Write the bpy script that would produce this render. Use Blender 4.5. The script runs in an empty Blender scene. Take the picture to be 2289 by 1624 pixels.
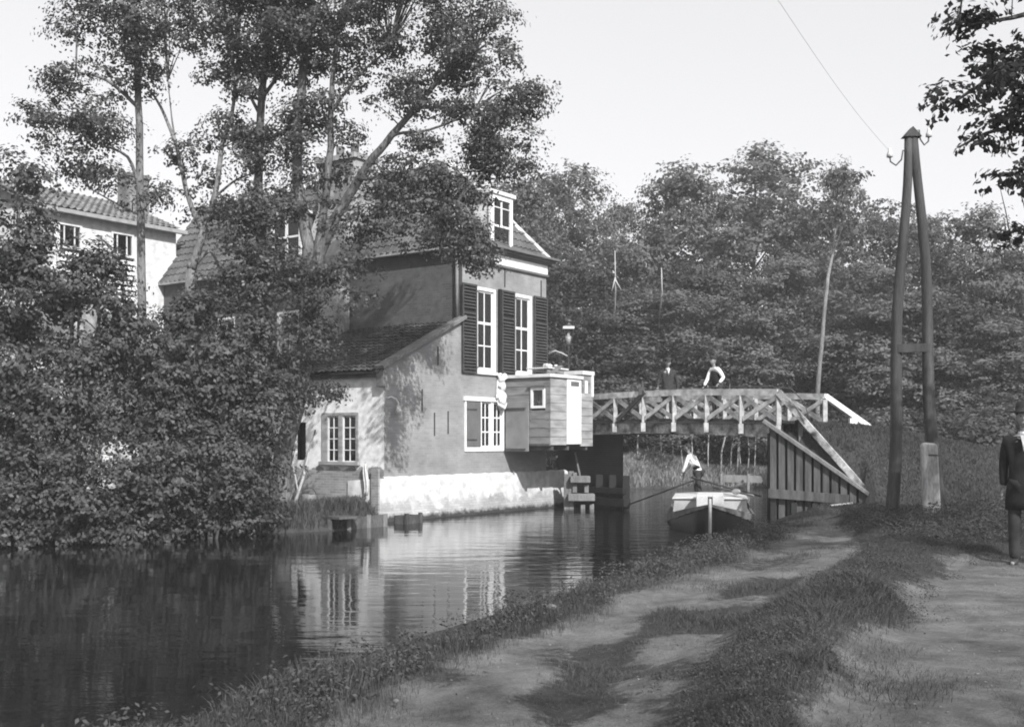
import bpy, bmesh, math, random
import numpy as np
from mathutils import Vector, Matrix
random.seed(7)
rng = np.random.default_rng(11)
D = bpy.data
S = bpy.context.scene
COL = S.collection
PI = math.pi

# ------------------------------------------------------------------ camera
# view camera with a rising front: level, frame moved up. Water surface is z = 0, eye 2.0 m above it.
EYE = 2.0
FPX = 2500.0           # focal length in units of 1/2288 of the frame width
CX, HY = 1144.0, 985.0
cam = D.cameras.new('camera'); camo = D.objects.new('camera', cam); COL.objects.link(camo)
cam.sensor_width = 36; cam.lens = 36*FPX/2288; cam.shift_y = (HY-811.5)/2288
cam.clip_start = 0.1; cam.clip_end = 2000
camo.location = (0, 0, EYE); camo.rotation_euler = (PI/2, 0, 0)
S.camera = camo
# ------------------------------------------------------------------ world
SUN = Vector((.352, -.716, .603)).normalized()      # towards the sun
el = math.asin(SUN.z); az = math.atan2(SUN.x, SUN.y)
w = D.worlds.new('World'); S.world = w; w.use_nodes = True
nt = w.node_tree; nt.nodes.clear()
sky = nt.nodes.new('ShaderNodeTexSky'); sky.sky_type = 'NISHITA'; sky.sun_disc = False
sky.sun_elevation = el; sky.sun_rotation = az; sky.dust_density = 3.0; sky.air_density = 1.0
bw = nt.nodes.new('ShaderNodeRGBToBW'); mth = nt.nodes.new('ShaderNodeMath'); mth.operation = 'POWER'; mth.inputs[1].default_value = .35
mu = nt.nodes.new('ShaderNodeMath'); mu.operation = 'MULTIPLY'; mu.inputs[1].default_value = 4.7
tint = nt.nodes.new('ShaderNodeCombineColor')
bg = nt.nodes.new('ShaderNodeBackground'); out = nt.nodes.new('ShaderNodeOutputWorld')
L = nt.links.new
L(sky.outputs[0], bw.inputs[0]); L(bw.outputs[0], mth.inputs[0]); L(mth.outputs[0], mu.inputs[0])
mb = nt.nodes.new('ShaderNodeMath'); mb.operation = 'MULTIPLY'; mb.inputs[1].default_value = 1.025
L(mu.outputs[0], mb.inputs[0])
L(mu.outputs[0], tint.inputs[0]); L(mu.outputs[0], tint.inputs[1]); L(mb.outputs[0], tint.inputs[2])
L(tint.outputs[0], bg.inputs[0]); bg.inputs[1].default_value = 0.094; L(bg.outputs[0], out.inputs[0])
sl = D.lights.new('sun', 'SUN'); sl.energy = 4.3; sl.angle = math.radians(.6); sl.color = (1, .995, .985)
slo = D.objects.new('sun', sl); COL.objects.link(slo)
slo.rotation_euler = SUN.to_track_quat('Z', 'Y').to_euler(); slo.location = (20, -30, 40)
S.view_settings.view_transform = 'Standard'; S.view_settings.look = 'None'
S.view_settings.gamma = 1; S.view_settings.exposure = 0.55
S.cycles.filter_width = 1.9; S.cycles.max_bounces = 6; S.cycles.transparent_max_bounces = 12

# ------------------------------------------------------------------ helpers
def at(px, py, d):
    return Vector(((px-CX)/FPX*d, d, EYE-(py-HY)/FPX*d))

def tag(o, label=None, cat=None, group=None, kind=None):
    if label: o['label'] = label
    if cat: o['category'] = cat
    if group: o['group'] = group
    if kind: o['kind'] = kind
    return o

def empty(name, loc=(0, 0, 0), rz=0.0):
    o = D.objects.new(name, None); COL.objects.link(o); o.location = loc; o.rotation_euler = (0, 0, rz)
    o.empty_display_size = .2
    return o

class MB:
    def __init__(s): s.v = []; s.f = []
    def add(s, vs, fs):
        n = len(s.v); s.v += [tuple(v) for v in vs]; s.f += [tuple(i+n for i in f) for f in fs]; return s
    def box(s, x0, x1, y0, y1, z0, z1):
        return s.add([(x0,y0,z0),(x1,y0,z0),(x1,y1,z0),(x0,y1,z0),(x0,y0,z1),(x1,y0,z1),(x1,y1,z1),(x0,y1,z1)],
            [(0,3,2,1),(4,5,6,7),(0,1,5,4),(1,2,6,5),(2,3,7,6),(3,0,4,7)])
    def beam(s, p, q, w, h, up=(0, 0, 1), cut=0):
        p = Vector(p); q = Vector(q); d = (q-p).normalized(); u = Vector(up)
        if abs(d.dot(u)) > .98: u = Vector((1, 0, 0))
        a = d.cross(u).normalized(); b = a.cross(d)
        vs = []
        for c in (p, q):
            for (i, j) in ((-1,-1),(1,-1),(1,1),(-1,1)): vs.append(c+a*(w/2*i)+b*(h/2*j))
        return s.add(vs, [(0,1,2,3),(7,6,5,4),(0,4,5,1),(1,5,6,2),(2,6,7,3),(3,7,4,0)])
    def tube(s, pts, rad, n=8, cap=True):
        pts = [Vector(p) for p in pts]
        if not hasattr(rad, '__len__'): rad = [rad]*len(pts)
        b0 = len(s.v); ref = None
        for i, p in enumerate(pts):
            d = (pts[min(i+1, len(pts)-1)]-pts[max(i-1, 0)])
            d = d.normalized() if d.length > 1e-9 else Vector((0, 0, 1))
            if ref is None: ref = Vector((1, 0, 0)) if abs(d.x) < .8 else Vector((0, 1, 0))
            a = d.cross(ref).normalized(); b = a.cross(d); ref = -a.cross(d) if False else d.cross(a)*-1
            ref = b*-1 if False else ref
            for k in range(n):
                t = 2*PI*k/n; s.v.append(tuple(p+(a*math.cos(t)+b*math.sin(t))*rad[i]))
            ref = b
        for i in range(len(pts)-1):
            for k in range(n):
                s.f.append((b0+i*n+k, b0+i*n+(k+1) % n, b0+(i+1)*n+(k+1) % n, b0+(i+1)*n+k))
        if cap:
            s.f.append(tuple(b0+k for k in range(n))[::-1]); s.f.append(tuple(b0+(len(pts)-1)*n+k for k in range(n)))
        return s
    def ball(s, c, r, nu=12, nv=8, f=None):
        c = Vector(c); r = Vector(r) if hasattr(r, '__len__') else Vector((r, r, r)); b0 = len(s.v)
        for j in range(nv+1):
            ph = PI*j/nv
            for i in range(nu):
                th = 2*PI*i/nu; p = Vector((math.sin(ph)*math.cos(th), math.sin(ph)*math.sin(th), math.cos(ph)))
                if f: p = f(p)
                s.v.append((c.x+p.x*r.x, c.y+p.y*r.y, c.z+p.z*r.z))
        for j in range(nv):
            for i in range(nu):
                s.f.append((b0+j*nu+i, b0+(j+1)*nu+i, b0+(j+1)*nu+(i+1) % nu, b0+j*nu+(i+1) % nu))
        return s
    def prism(s, poly, ext):            # polygon (3d points) extruded by vector
        n = len(poly); e = Vector(ext); vs = [Vector(p) for p in poly]; vs += [v+e for v in vs]
        return s.add(vs, [tuple(range(n))[::-1], tuple(range(n, 2*n))]+[(i, (i+1) % n, n+(i+1) % n, n+i) for i in range(n)])
    def lathe(s, prof, c=(0, 0, 0), n=16):
        b0 = len(s.v)
        for (r, z) in prof:
            for k in range(n): t = 2*PI*k/n; s.v.append((c[0]+r*math.cos(t), c[1]+r*math.sin(t), c[2]+z))
        for i in range(len(prof)-1):
            for k in range(n): s.f.append((b0+i*n+k, b0+i*n+(k+1) % n, b0+(i+1)*n+(k+1) % n, b0+(i+1)*n+k))
        return s
    def build(s, name, mat, parent=None, smooth=False, bevel=0):
        me = D.meshes.new(name); me.from_pydata(s.v, [], s.f)
        bm = bmesh.new(); bm.from_mesh(me); bmesh.ops.remove_doubles(bm, verts=bm.verts, dist=1e-5)
        bmesh.ops.recalc_face_normals(bm, faces=bm.faces); bm.to_mesh(me); bm.free()
        if smooth: me.polygons.foreach_set('use_smooth', [True]*len(me.polygons))
        me.materials.append(mat)
        o = D.objects.new(name, me); COL.objects.link(o); o.parent = parent
        if bevel:
            b = o.modifiers.new('bevel', 'BEVEL'); b.width = bevel; b.segments = 1; b.limit_method = 'ANGLE'
        return o

def npmesh(name, V, F, mat, parent=None, smooth=False):
    """V (n,3), F (m,k) arrays"""
    me = D.meshes.new(name); m, k = F.shape
    me.vertices.add(len(V)); me.vertices.foreach_set('co', np.ascontiguousarray(V, dtype=np.float32).ravel())
    me.loops.add(m*k); me.loops.foreach_set('vertex_index', np.ascontiguousarray(F, dtype=np.int32).ravel())
    me.polygons.add(m); me.polygons.foreach_set('loop_start', np.arange(0, m*k, k, dtype=np.int32))
    if smooth: me.polygons.foreach_set('use_smooth', np.ones(m, dtype=bool))
    me.update(calc_edges=True)
    me.materials.append(mat)
    o = D.objects.new(name, me); COL.objects.link(o); o.parent = parent
    return o

def grp(v): return (v, v, v*1.01, 1)
def mat(name, base, var=.25, scale=3.0, rough=.8, bump=.0, bscale=40., spec=.3, fine=.12, stretch=(1, 1, 1), metallic=0):
    m = D.materials.new(name); m.use_nodes = True; n = m.node_tree; b = n.nodes['Principled BSDF']
    b.inputs['Roughness'].default_value = rough; b.inputs['Specular IOR Level'].default_value = spec
    b.inputs['Metallic'].default_value = metallic
    tc = n.nodes.new('ShaderNodeTexCoord'); mp = n.nodes.new('ShaderNodeMapping'); mp.inputs['Scale'].default_value = stretch
    n.links.new(tc.outputs['Object'], mp.inputs[0])
    a = n.nodes.new('ShaderNodeTexNoise'); a.inputs['Scale'].default_value = scale; a.inputs['Detail'].default_value = 6
    f = n.nodes.new('ShaderNodeTexNoise'); f.inputs['Scale'].default_value = bscale; f.inputs['Detail'].default_value = 4
    n.links.new(mp.outputs[0], a.inputs[0]); n.links.new(mp.outputs[0], f.inputs[0])
    r = n.nodes.new('ShaderNodeMapRange'); r.inputs[1].default_value = .3; r.inputs[2].default_value = .7
    r.inputs[3].default_value = base*(1-var); r.inputs[4].default_value = base*(1+var)
    n.links.new(a.outputs[0], r.inputs[0])
    r2 = n.nodes.new('ShaderNodeMapRange'); r2.inputs[1].default_value = .3; r2.inputs[2].default_value = .7
    r2.inputs[3].default_value = 1-fine; r2.inputs[4].default_value = 1+fine
    n.links.new(f.outputs[0], r2.inputs[0])
    x = n.nodes.new('ShaderNodeMath'); x.operation = 'MULTIPLY'; n.links.new(r.outputs[0], x.inputs[0]); n.links.new(r2.outputs[0], x.inputs[1])
    cc = n.nodes.new('ShaderNodeCombineColor')
    for i in range(3): n.links.new(x.outputs[0], cc.inputs[i])
    n.links.new(cc.outputs[0], b.inputs['Base Color'])
    if bump:
        bp = n.nodes.new('ShaderNodeBump'); bp.inputs['Strength'].default_value = bump; bp.inputs['Distance'].default_value = .02
        n.links.new(f.outputs[0], bp.inputs['Height']); n.links.new(bp.outputs[0], b.inputs['Normal'])
    m['cc'] = 1
    return m

def brickmat(name, c1, c2, mortar, bw=.22, bh=.066, worn=None, wornlev=.5, bump=.5, low=None):
    """brick courses over x+y / z of the object; worn: albedo of plaster or paint kept over the brick where noise says so"""
    m = D.materials.new(name); m.use_nodes = True; n = m.node_tree; b = n.nodes['Principled BSDF']; K = n.links.new
    b.inputs['Roughness'].default_value = .85; b.inputs['Specular IOR Level'].default_value = .2
    tc = n.nodes.new('ShaderNodeTexCoord'); sp = n.nodes.new('ShaderNodeSeparateXYZ'); K(tc.outputs['Object'], sp.inputs[0])
    ad = n.nodes.new('ShaderNodeMath'); K(sp.outputs[0], ad.inputs[0]); K(sp.outputs[1], ad.inputs[1])
    cb = n.nodes.new('ShaderNodeCombineXYZ'); K(ad.outputs[0], cb.inputs[0]); K(sp.outputs[2], cb.inputs[1])
    br = n.nodes.new('ShaderNodeTexBrick'); br.inputs['Scale'].default_value = 1; br.inputs['Brick Width'].default_value = bw
    br.inputs['Row Height'].default_value = bh; br.inputs['Mortar Size'].default_value = .006; br.inputs['Mortar Smooth'].default_value = .3
    br.inputs['Color1'].default_value = grp(c1); br.inputs['Color2'].default_value = grp(c2); br.inputs['Mortar'].default_value = grp(mortar)
    K(cb.outputs[0], br.inputs[0])
    nz = n.nodes.new('ShaderNodeTexNoise'); nz.inputs['Scale'].default_value = 1.1; nz.inputs['Detail'].default_value = 8; nz.inputs['Roughness'].default_value = .62
    K(tc.outputs['Object'], nz.inputs[0])
    rr = n.nodes.new('ShaderNodeMapRange'); rr.inputs[1].default_value = .3; rr.inputs[2].default_value = .7; rr.inputs[3].default_value = .74; rr.inputs[4].default_value = 1.22
    K(nz.outputs[0], rr.inputs[0])
    mx = n.nodes.new('ShaderNodeVectorMath'); mx.operation = 'SCALE'; K(br.outputs[0], mx.inputs[0]); K(rr.outputs[0], mx.inputs['Scale'])
    last = mx.outputs[0]
    bp = n.nodes.new('ShaderNodeBump'); bp.inputs['Strength'].default_value = bump; bp.inputs['Distance'].default_value = .012
    inv = n.nodes.new('ShaderNodeMath'); inv.operation = 'SUBTRACT'; inv.inputs[0].default_value = 1; K(br.outputs['Fac'], inv.inputs[1])
    hgt = inv.outputs[0]
    if worn is not None:
        n2 = n.nodes.new('ShaderNodeTexNoise'); n2.inputs['Scale'].default_value = 1.6; n2.inputs['Detail'].default_value = 10; n2.inputs['Roughness'].default_value = .7
        K(tc.outputs['Object'], n2.inputs[0])
        mask = n2.outputs[0]
        if low is not None:      # weathering: the plaster has fallen more near the foot of the wall
            z = n.nodes.new('ShaderNodeMapRange'); z.inputs[1].default_value = low[0]; z.inputs[2].default_value = low[1]
            z.inputs[3].default_value = -low[2]; z.inputs[4].default_value = .12; K(sp.outputs[2], z.inputs[0])
            s2 = n.nodes.new('ShaderNodeMath'); K(mask, s2.inputs[0]); K(z.outputs[0], s2.inputs[1]); mask = s2.outputs[0]
        st = n.nodes.new('ShaderNodeMapRange'); st.inputs[1].default_value = wornlev-.03; st.inputs[2].default_value = wornlev+.03; K(mask, st.inputs[0])
        n3 = n.nodes.new('ShaderNodeTexNoise'); n3.inputs['Scale'].default_value = 5; n3.inputs['Detail'].default_value = 8; K(tc.outputs['Object'], n3.inputs[0])
        r3 = n.nodes.new('ShaderNodeMapRange'); r3.inputs[1].default_value = .3; r3.inputs[2].default_value = .7; r3.inputs[3].default_value = worn*.72; r3.inputs[4].default_value = min(.9, worn*1.15); K(n3.outputs[0], r3.inputs[0])
        c3 = n.nodes.new('ShaderNodeCombineColor')
        for i in range(3): K(r3.outputs[0], c3.inputs[i])
        mm = n.nodes.new('ShaderNodeMix'); mm.data_type = 'RGBA'; K(st.outputs[0], mm.inputs[0]); K(last, mm.inputs[6]); K(c3.outputs[0], mm.inputs[7])
        last = mm.outputs[2]
        hm = n.nodes.new('ShaderNodeMath'); hm.operation = 'MAXIMUM'; K(inv.outputs[0], hm.inputs[0]); K(st.outputs[0], hm.inputs[1]); hgt = hm.outputs[0]
    # waterline: wet brick and algae, a band of its own just above the water, ragged upper edge; damp runs higher up
    if low is not None and low[0] < .5:
        n5 = n.nodes.new('ShaderNodeTexNoise'); n5.inputs['Scale'].default_value = 4; n5.inputs['Detail'].default_value = 9; n5.inputs['Roughness'].default_value = .75; K(tc.outputs['Object'], n5.inputs[0])
        m5 = n.nodes.new('ShaderNodeMath'); m5.operation = 'MULTIPLY_ADD'; m5.inputs[1].default_value = -.45; K(n5.outputs[0], m5.inputs[0]); K(sp.outputs[2], m5.inputs[2])
        r5 = n.nodes.new('ShaderNodeMapRange'); r5.inputs[1].default_value = -.16; r5.inputs[2].default_value = -.04; r5.inputs[3].default_value = .12; r5.inputs[4].default_value = 1; K(m5.outputs[0], r5.inputs[0])
        x5 = n.nodes.new('ShaderNodeVectorMath'); x5.operation = 'SCALE'; K(last, x5.inputs[0]); K(r5.outputs[0], x5.inputs['Scale']); last = x5.outputs[0]
    K(hgt, bp.inputs['Height']); K(bp.outputs[0], b.inputs['Normal']); K(last, b.inputs['Base Color'])
    return m

def leafmat(name, base, var=.5, trans=.3, rough=.45, spec=.4):
    m = D.materials.new(name); m.use_nodes = True; n = m.node_tree; K = n.links.new; b = n.nodes['Principled BSDF']
    g = n.nodes.new('ShaderNodeNewGeometry'); tc = n.nodes.new('ShaderNodeTexCoord')
    nz = n.nodes.new('ShaderNodeTexNoise'); nz.inputs['Scale'].default_value = .9; nz.inputs['Detail'].default_value = 3; K(tc.outputs['Object'], nz.inputs[0])
    a = n.nodes.new('ShaderNodeMath'); K(g.outputs['Random Per Island'], a.inputs[0]); K(nz.outputs[0], a.inputs[1])
    r = n.nodes.new('ShaderNodeMapRange'); r.inputs[1].default_value = .2; r.inputs[2].default_value = 1.5
    r.inputs[3].default_value = base*(1-var); r.inputs[4].default_value = base*(1+var); K(a.outputs[0], r.inputs[0])
    c = n.nodes.new('ShaderNodeCombineColor')
    for i in range(3): K(r.outputs[0], c.inputs[i])
    K(c.outputs[0], b.inputs['Base Color']); b.inputs['Roughness'].default_value = rough; b.inputs['Specular IOR Level'].default_value = spec
    t = n.nodes.new('ShaderNodeBsdfTranslucent'); K(c.outputs[0], t.inputs[0])
    mx = n.nodes.new('ShaderNodeMixShader'); mx.inputs[0].default_value = trans
    K(b.outputs[0], mx.inputs[1]); K(t.outputs[0], mx.inputs[2]); K(mx.outputs[0], n.nodes['Material Output'].inputs[0])
    return m

def glassmat():
    m = D.materials.new('window_glass'); m.use_nodes = True; n = m.node_tree; K = n.links.new; n.nodes.clear()
    o = n.nodes.new('ShaderNodeOutputMaterial'); t = n.nodes.new('ShaderNodeBsdfTransparent'); t.inputs[0].default_value = (.8, .8, .8, 1)
    g = n.nodes.new('ShaderNodeBsdfGlossy'); g.inputs['Roughness'].default_value = .04; g.inputs[0].default_value = (.9, .9, .9, 1)
    f = n.nodes.new('ShaderNodeFresnel'); f.inputs[0].default_value = 1.55
    nz = n.nodes.new('ShaderNodeTexNoise'); nz.inputs['Scale'].default_value = 2.5
    bp = n.nodes.new('ShaderNodeBump'); bp.inputs['Strength'].default_value = .15; bp.inputs['Distance'].default_value = .05
    K(nz.outputs[0], bp.inputs['Height']); K(bp.outputs[0], g.inputs['Normal'])
    x = n.nodes.new('ShaderNodeMixShader'); K(f.outputs[0], x.inputs[0]); K(t.outputs[0], x.inputs[1]); K(g.outputs[0], x.inputs[2]); K(x.outputs[0], o.inputs[0])
    return m

M = dict(
    white=mat('white_paint', .72, .1, 4, .55, .2, 60, .35), cream=mat('aged_white_paint', .6, .2, 3, .65, .3, 50),
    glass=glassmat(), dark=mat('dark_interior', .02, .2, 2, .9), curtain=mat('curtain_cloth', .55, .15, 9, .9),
    shutter=mat('dark_shutter_and_gap_shade', .012, .3, 6, .6, .2, 60), shutfr=mat('shutter_frame_paint', .05, .3, 6, .6, .2, 60),
    board=mat('grey_and_shaded_boards', .2, .3, 2.2, .75, .4, 60, .25, .1, (1, 1, 4)), boardpale=mat('pale_boards', .3, .3, 2.2, .75, .4, 60, .25, .1, (1, 1, 4)),
    greypaint=mat('grey_shutter_paint', .2, .15, 3, .7, .3, 50), greydark=mat('dark_grey_paint', .12, .15, 3, .7, .3, 50),
    cornice=mat('cornice_paint', .13, .2, 3, .6, .2, 50),
    tile=mat('pantile', .085, .45, 1.3, .8, .5, 25, .25, .3), tilepale=mat('old_mossy_pantile', .17, .45, 3, .85, .5, 30, .2, .3),
    tiledark=mat('dark_lean_to_tile', .05, .6, 3, .85, .5, 30, .2, .35),
    ridge=mat('ridge_mortar', .55, .25, 4, .85, .5, 40), lead=mat('lead', .3, .2, 4, .6, .2, 30),
    brick=brickmat('painted_brick', .27, .23, .28, bump=.45),
    sidewall=brickmat('old_brick', .11, .08, .12, worn=.10, wornlev=.52),
    plinth=brickmat('whitewashed_plinth', .42, .32, .3, worn=.5, wornlev=.47, low=(.0, .7, .26)),
    leanwall=brickmat('peeling_plaster', .30, .2, .34, worn=.82, wornlev=.34, low=(1.15, 1.5, .4)),
    backwall=brickmat('limewashed_wall', .6, .55, .56, worn=.62, wornlev=.45, bump=.25),
    chimney=brickmat('chimney_plaster', .25, .2, .25, worn=.34, wornlev=.48),
    darkbrick=brickmat('shade_dark_brick', .014, .01, .018),  # darkbrick: shadow under the bridge put into the brick colour
    timber=mat('weathered_timber', .16, .3, 3, .8, .5, 30, .2, .2, (1, 1, .3)), timberdk=mat('dark_timber', .07, .4, 3, .8, .5, 30, .2, .3, (1, 1, .3)),
    tar=mat('tarred_timber', .014, .4, 3, .7, .5, 30), wingt=mat('plank_piling', .085, .5, 3, .8, .5, 30, .2, .2, (3, 3, .3)),
    bridgepost=mat('dimmed_post_paint', .36, .4, 6, .75, .4, 45), bridgew=mat('bridge_white_paint', .5, .42, 5, .7, .4, 45), bridgeold=mat('peeling_beam', .24, .95, 3.4, .8, .6, 18, .2, .3),  # bridgepost: darker copy of the white paint, dims the sun-facing posts
    pole=mat('creosoted_pole', .055, .5, 2, .75, .6, 30, .25, .3, (3, 3, .25)), porcelain=mat('porcelain', .5, .05, 4, .25, 0, 20, .5),
    iron=mat('iron', .05, .2, 8, .5, .2, 60, .4), bark=mat('bark', .125, .5, 3, .9, .9, 14, .15, .35, (2, 2, .5)), barkpale=mat('pale_bark', .16, .35, 3, .9, .6, 14, .15, .3, (2, 2, .5)),
    barkmid=mat('mid_bark', .17, .4, 3, .9, .8, 14, .15, .3, (2, 2, .5)), deadwood=mat('dead_wood', .34, .2, 5, .8, .3, 40),  # barkmid: mid-toned bark of the slender and forked trees
    leafbush=leafmat('bush_leaf', .062, .6, .25, .55, .35), leafbig=leafmat('tree_leaf', .06, .6, .3), leafdark=leafmat('dark_tree_leaf', .06, .55, .25),
    leafnear=leafmat('overhanging_leaf', .05, .5, .3), leafwood=leafmat('wood_leaf', .135, .35, .35, .65, .2), leafwood2=leafmat('wood_leaf_dark', .075, .35, .35, .65, .2),
    grass=leafmat('grass_blade', .075, .6, .35, .6, .25), slope=leafmat('slope_grass_blade', .07, .4, .3, .8, .15), reed=leafmat('bank_grass_blade', .3, .45, .35, .6, .25), weed=leafmat('weed_leaf', .07, .5, .3, .75, .15),
    skin=mat('skin', .24, .08, 20, .6), suit=mat('dark_cloth', .016, .25, 20, .9, .2, 90), suit2=mat('grey_cloth', .03, .25, 20, .9, .2, 90), shirt=mat('white_shirt', .75, .05, 12, .85, .2, 60),
    trous=mat('trouser_cloth', .035, .25, 15, .9, .2, 90), hair=mat('dark_hair', .03, .3, 40, .7), felt=mat('hat_felt', .04, .2, 20, .9), eye=mat('eye_dark', .02, .1, 9, .3),
    leather=mat('boot_leather', .03, .3, 15, .5, .2, 50),
    hull=mat('tarred_hull', .012, .4, 2, .45, .3, 20, .4), boatw=mat('boat_white_paint', .5, .15, 3, .6, .2, 40), boatg=mat('boat_grey_paint', .34, .2, 3, .6, .2, 40), strake=mat('boat_strake', .12, .5, 3, .6, .3, 30),
    palepost=mat('bleached_post', .32, .4, 3, .85, .6, 30, .2, .25, (1, 1, .3)), dullstone=mat('dull_stone', .15, .3, 9, .9, .6, 40), stone=mat('carved_stone', .6, .2, 5, .8, .5, 30), cloth=mat('hung_cloth', .55, .15, 8, .9, .2, 60),
)

# ------------------------------------------------------------------ terrain
C0 = Vector((-3.18, 27.8, 0)); Fd = Vector((.5813, .8137, 0)); Ed = Vector((.8137, -.5813, 0)); HA = math.atan2(.8137, .5813)
def hp(t, s, z=0): return C0+Fd*t-Ed*s+Vector((0, 0, z))         # house plan -> world
NB = [(-9, -14), (-5, -4), (-3.2, 2), (-2.35, 5.4), (-1.95, 7), (-1.0, 9.2), (.2, 11.6), (1.0, 13.2), (2.0, 15.2), (3.0, 17.3), (4.0, 19.6), (4.9, 22.3), (6.0, 24.8), (7.1, 26.5), (7.15, 27.45), (6.45, 27.85)]
RB2 = [(6.75, 28.4), (8.3, 30.8), (9.8, 32.8), (13, 36), (21, 42), (60, 56), (120, 70)]
LB2 = [(120, 78), (60, 62), (30, 54), (14, 49), (8.5, 47.8), (4.4, 46.8), (3.7, 40), (3.0, 36)]
h1 = hp(8.0, .5); h0 = hp(.0, .45)
HB = [(h1.x, h1.y), (h0.x, h0.y), (-3.3, 27.2), (-3.05, 26.35), (-4.0, 25.05), (-4.9, 24.4), (-6, 24.0), (-10.5, 22.6), (-16, 21), (-30, 18), (-70, 6), (-70, -14)]
POLY = np.array(NB+RB2+LB2+HB)
def sdist(X, Y, P=POLY):
    X = np.asarray(X, float); Y = np.asarray(Y, float); best = np.full(X.shape, 1e9); ins = np.zeros(X.shape, bool)
    n = len(P)
    for i in range(n):
        ax, ay = P[i]; bx, by = P[(i+1) % n]; ex, ey = bx-ax, by-ay
        t = np.clip(((X-ax)*ex+(Y-ay)*ey)/(ex*ex+ey*ey), 0, 1)
        best = np.minimum(best, np.hypot(X-ax-t*ex, Y-ay-t*ey))
        c = ((ay > Y) != (by > Y))
        with np.errstate(divide='ignore', invalid='ignore'):
            xi = ax+(Y-ay)*ex/(ey if ey else 1e-9)
        ins ^= c & (X < xi)
    return np.where(ins, -best, best)
def pdist(X, Y, P):
    """distance to open polyline and value interpolated along it"""
    best = np.full(np.shape(X), 1e9); val = np.zeros(np.shape(X))
    for i in range(len(P)-1):
        ax, ay, av = P[i]; bx, by, bv = P[i+1]; ex, ey = bx-ax, by-ay
        t = np.clip(((X-ax)*ex+(Y-ay)*ey)/(ex*ex+ey*ey), 0, 1); d = np.hypot(X-ax-t*ex, Y-ay-t*ey)
        u = d < best; best = np.where(u, d, best); val = np.where(u, av+(bv-av)*t, val)
    return best, val
def sm(a, b, x): t = np.clip((x-a)/(b-a), 0, 1); return t*t*(3-2*t)
_w = [(rng.normal(size=2), rng.uniform(0, 6.28)) for _ in range(14)]
def wob(X, Y, k):
    r = 0
    for i, (v, p) in enumerate(_w): r = r+np.sin((X*v[0]+Y*v[1])*k+p)
    return r/5
# turf left standing between the two paths, the hollows worn in the near one (world x, y)
ISLE = np.array([(.83, 5.6), (.97, 6.47), (1.26, 7.26), (1.8, 8.88), (2.39, 10.1), (3.7, 12.9), (4.9, 15.5), (5.7, 18.5), (6.3, 22), (9.8, 23.5), (9.0, 17.5), (6.9, 14.6), (5.15, 13.2), (4.35, 11.4), (3.7, 10.4), (2.83, 8.5), (2.29, 7.26), (1.88, 6.34), (1.5, 5.5), (1.3, 3), (.6, 3)])
HOLL = [np.array(p) for p in ([(.1, 6.8), (.42, 8.17), (.85, 8.74), (.95, 7.9), (.57, 6.8), (.3, 6.4)], [(1.15, 9.2), (1.57, 10.1), (2.24, 10.3), (1.7, 9.0)], [(1.98, 10.8), (2.8, 12.7), (3.4, 13), (2.8, 11.4)])]
W0 = Vector((6.38, 27.75, 0)); W1 = Vector((8.55, 26.95, 0))
RIDGE = [(7.7, 29.5, 2.42), (9.6, 30.3, 2.28), (12.5, 31.3, 1.78), (17, 33, 1.35), (30, 38, 1.0)]
def height(X, Y):
    X = np.asarray(X, float); Y = np.asarray(Y, float); d = sdist(X, Y)
    h = np.where(d > 0, .43*sm(-.05, .38, d)+.02, -.9*sm(0, .9, -d))
    rightside = (X > -3.6+(Y-2)*.45) & (Y < 34)
    h = h+np.where((d > 0) & rightside, .03*np.clip(d-1.5, 0, 6), 0)
    h = h+np.where(d > 0, sm(.2, 1.2, d)*(.04*wob(X, Y, 1.1)+.018*wob(X, Y, 3.6)+.008*wob(X, Y, 9.0)), 0)
    # ruts in the towpath and hummocks of the verge
    if True:
        rut = np.exp(-((d-2.45-.15*wob(X, Y, .7))/.17)**2)+np.exp(-((d-1.5-.12*wob(X, Y, .6))/.2)**2)*.8
        h = h-np.where(rightside & (d > 0), .03*rut, 0)
        for q_ in HOLL: h = h-np.where(d > 0, .075*(1-sm(-.2, .18, sdist(X, Y, q_))), 0)
        hum = 1-sm(-.35, .12, sdist(X, Y, ISLE))
        h = h+np.where(rightside & (Y < 24) & (d > 0), .13*hum*(1+.5*wob(X, Y, 1.7)), 0)
    rd, rv = pdist(X, Y, RIDGE)
    g = 1-sm(1.25, 3.9, rd)
    wd = (W1-W0).normalized(); side = (X-W0.x)*(-wd.y)+(Y-W0.y)*wd.x   # >0 behind the wing wall
    mask = np.where(X < W1.x, sm(.02, .3, side), 1.0)*sm(.0, .15, d)
    h = np.where(d > 0, h+np.maximum(rv-h, 0)*g*mask, h)
    h = h+np.where(d > 0, .75*sm(0, 1.3, d)*np.exp(-((X-5.6)/2.6)**2-((Y-48.5)/2.2)**2), 0)
    # land behind the house and the far wood rises a little
    h = h+np.where(d > 0, .25*sm(48, 56, Y)+.5*sm(2, 8, d)*sm(46, 50, Y), 0)
    return h
def hz(x, y): return float(height(np.array([x]), np.array([y]))[0])

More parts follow.
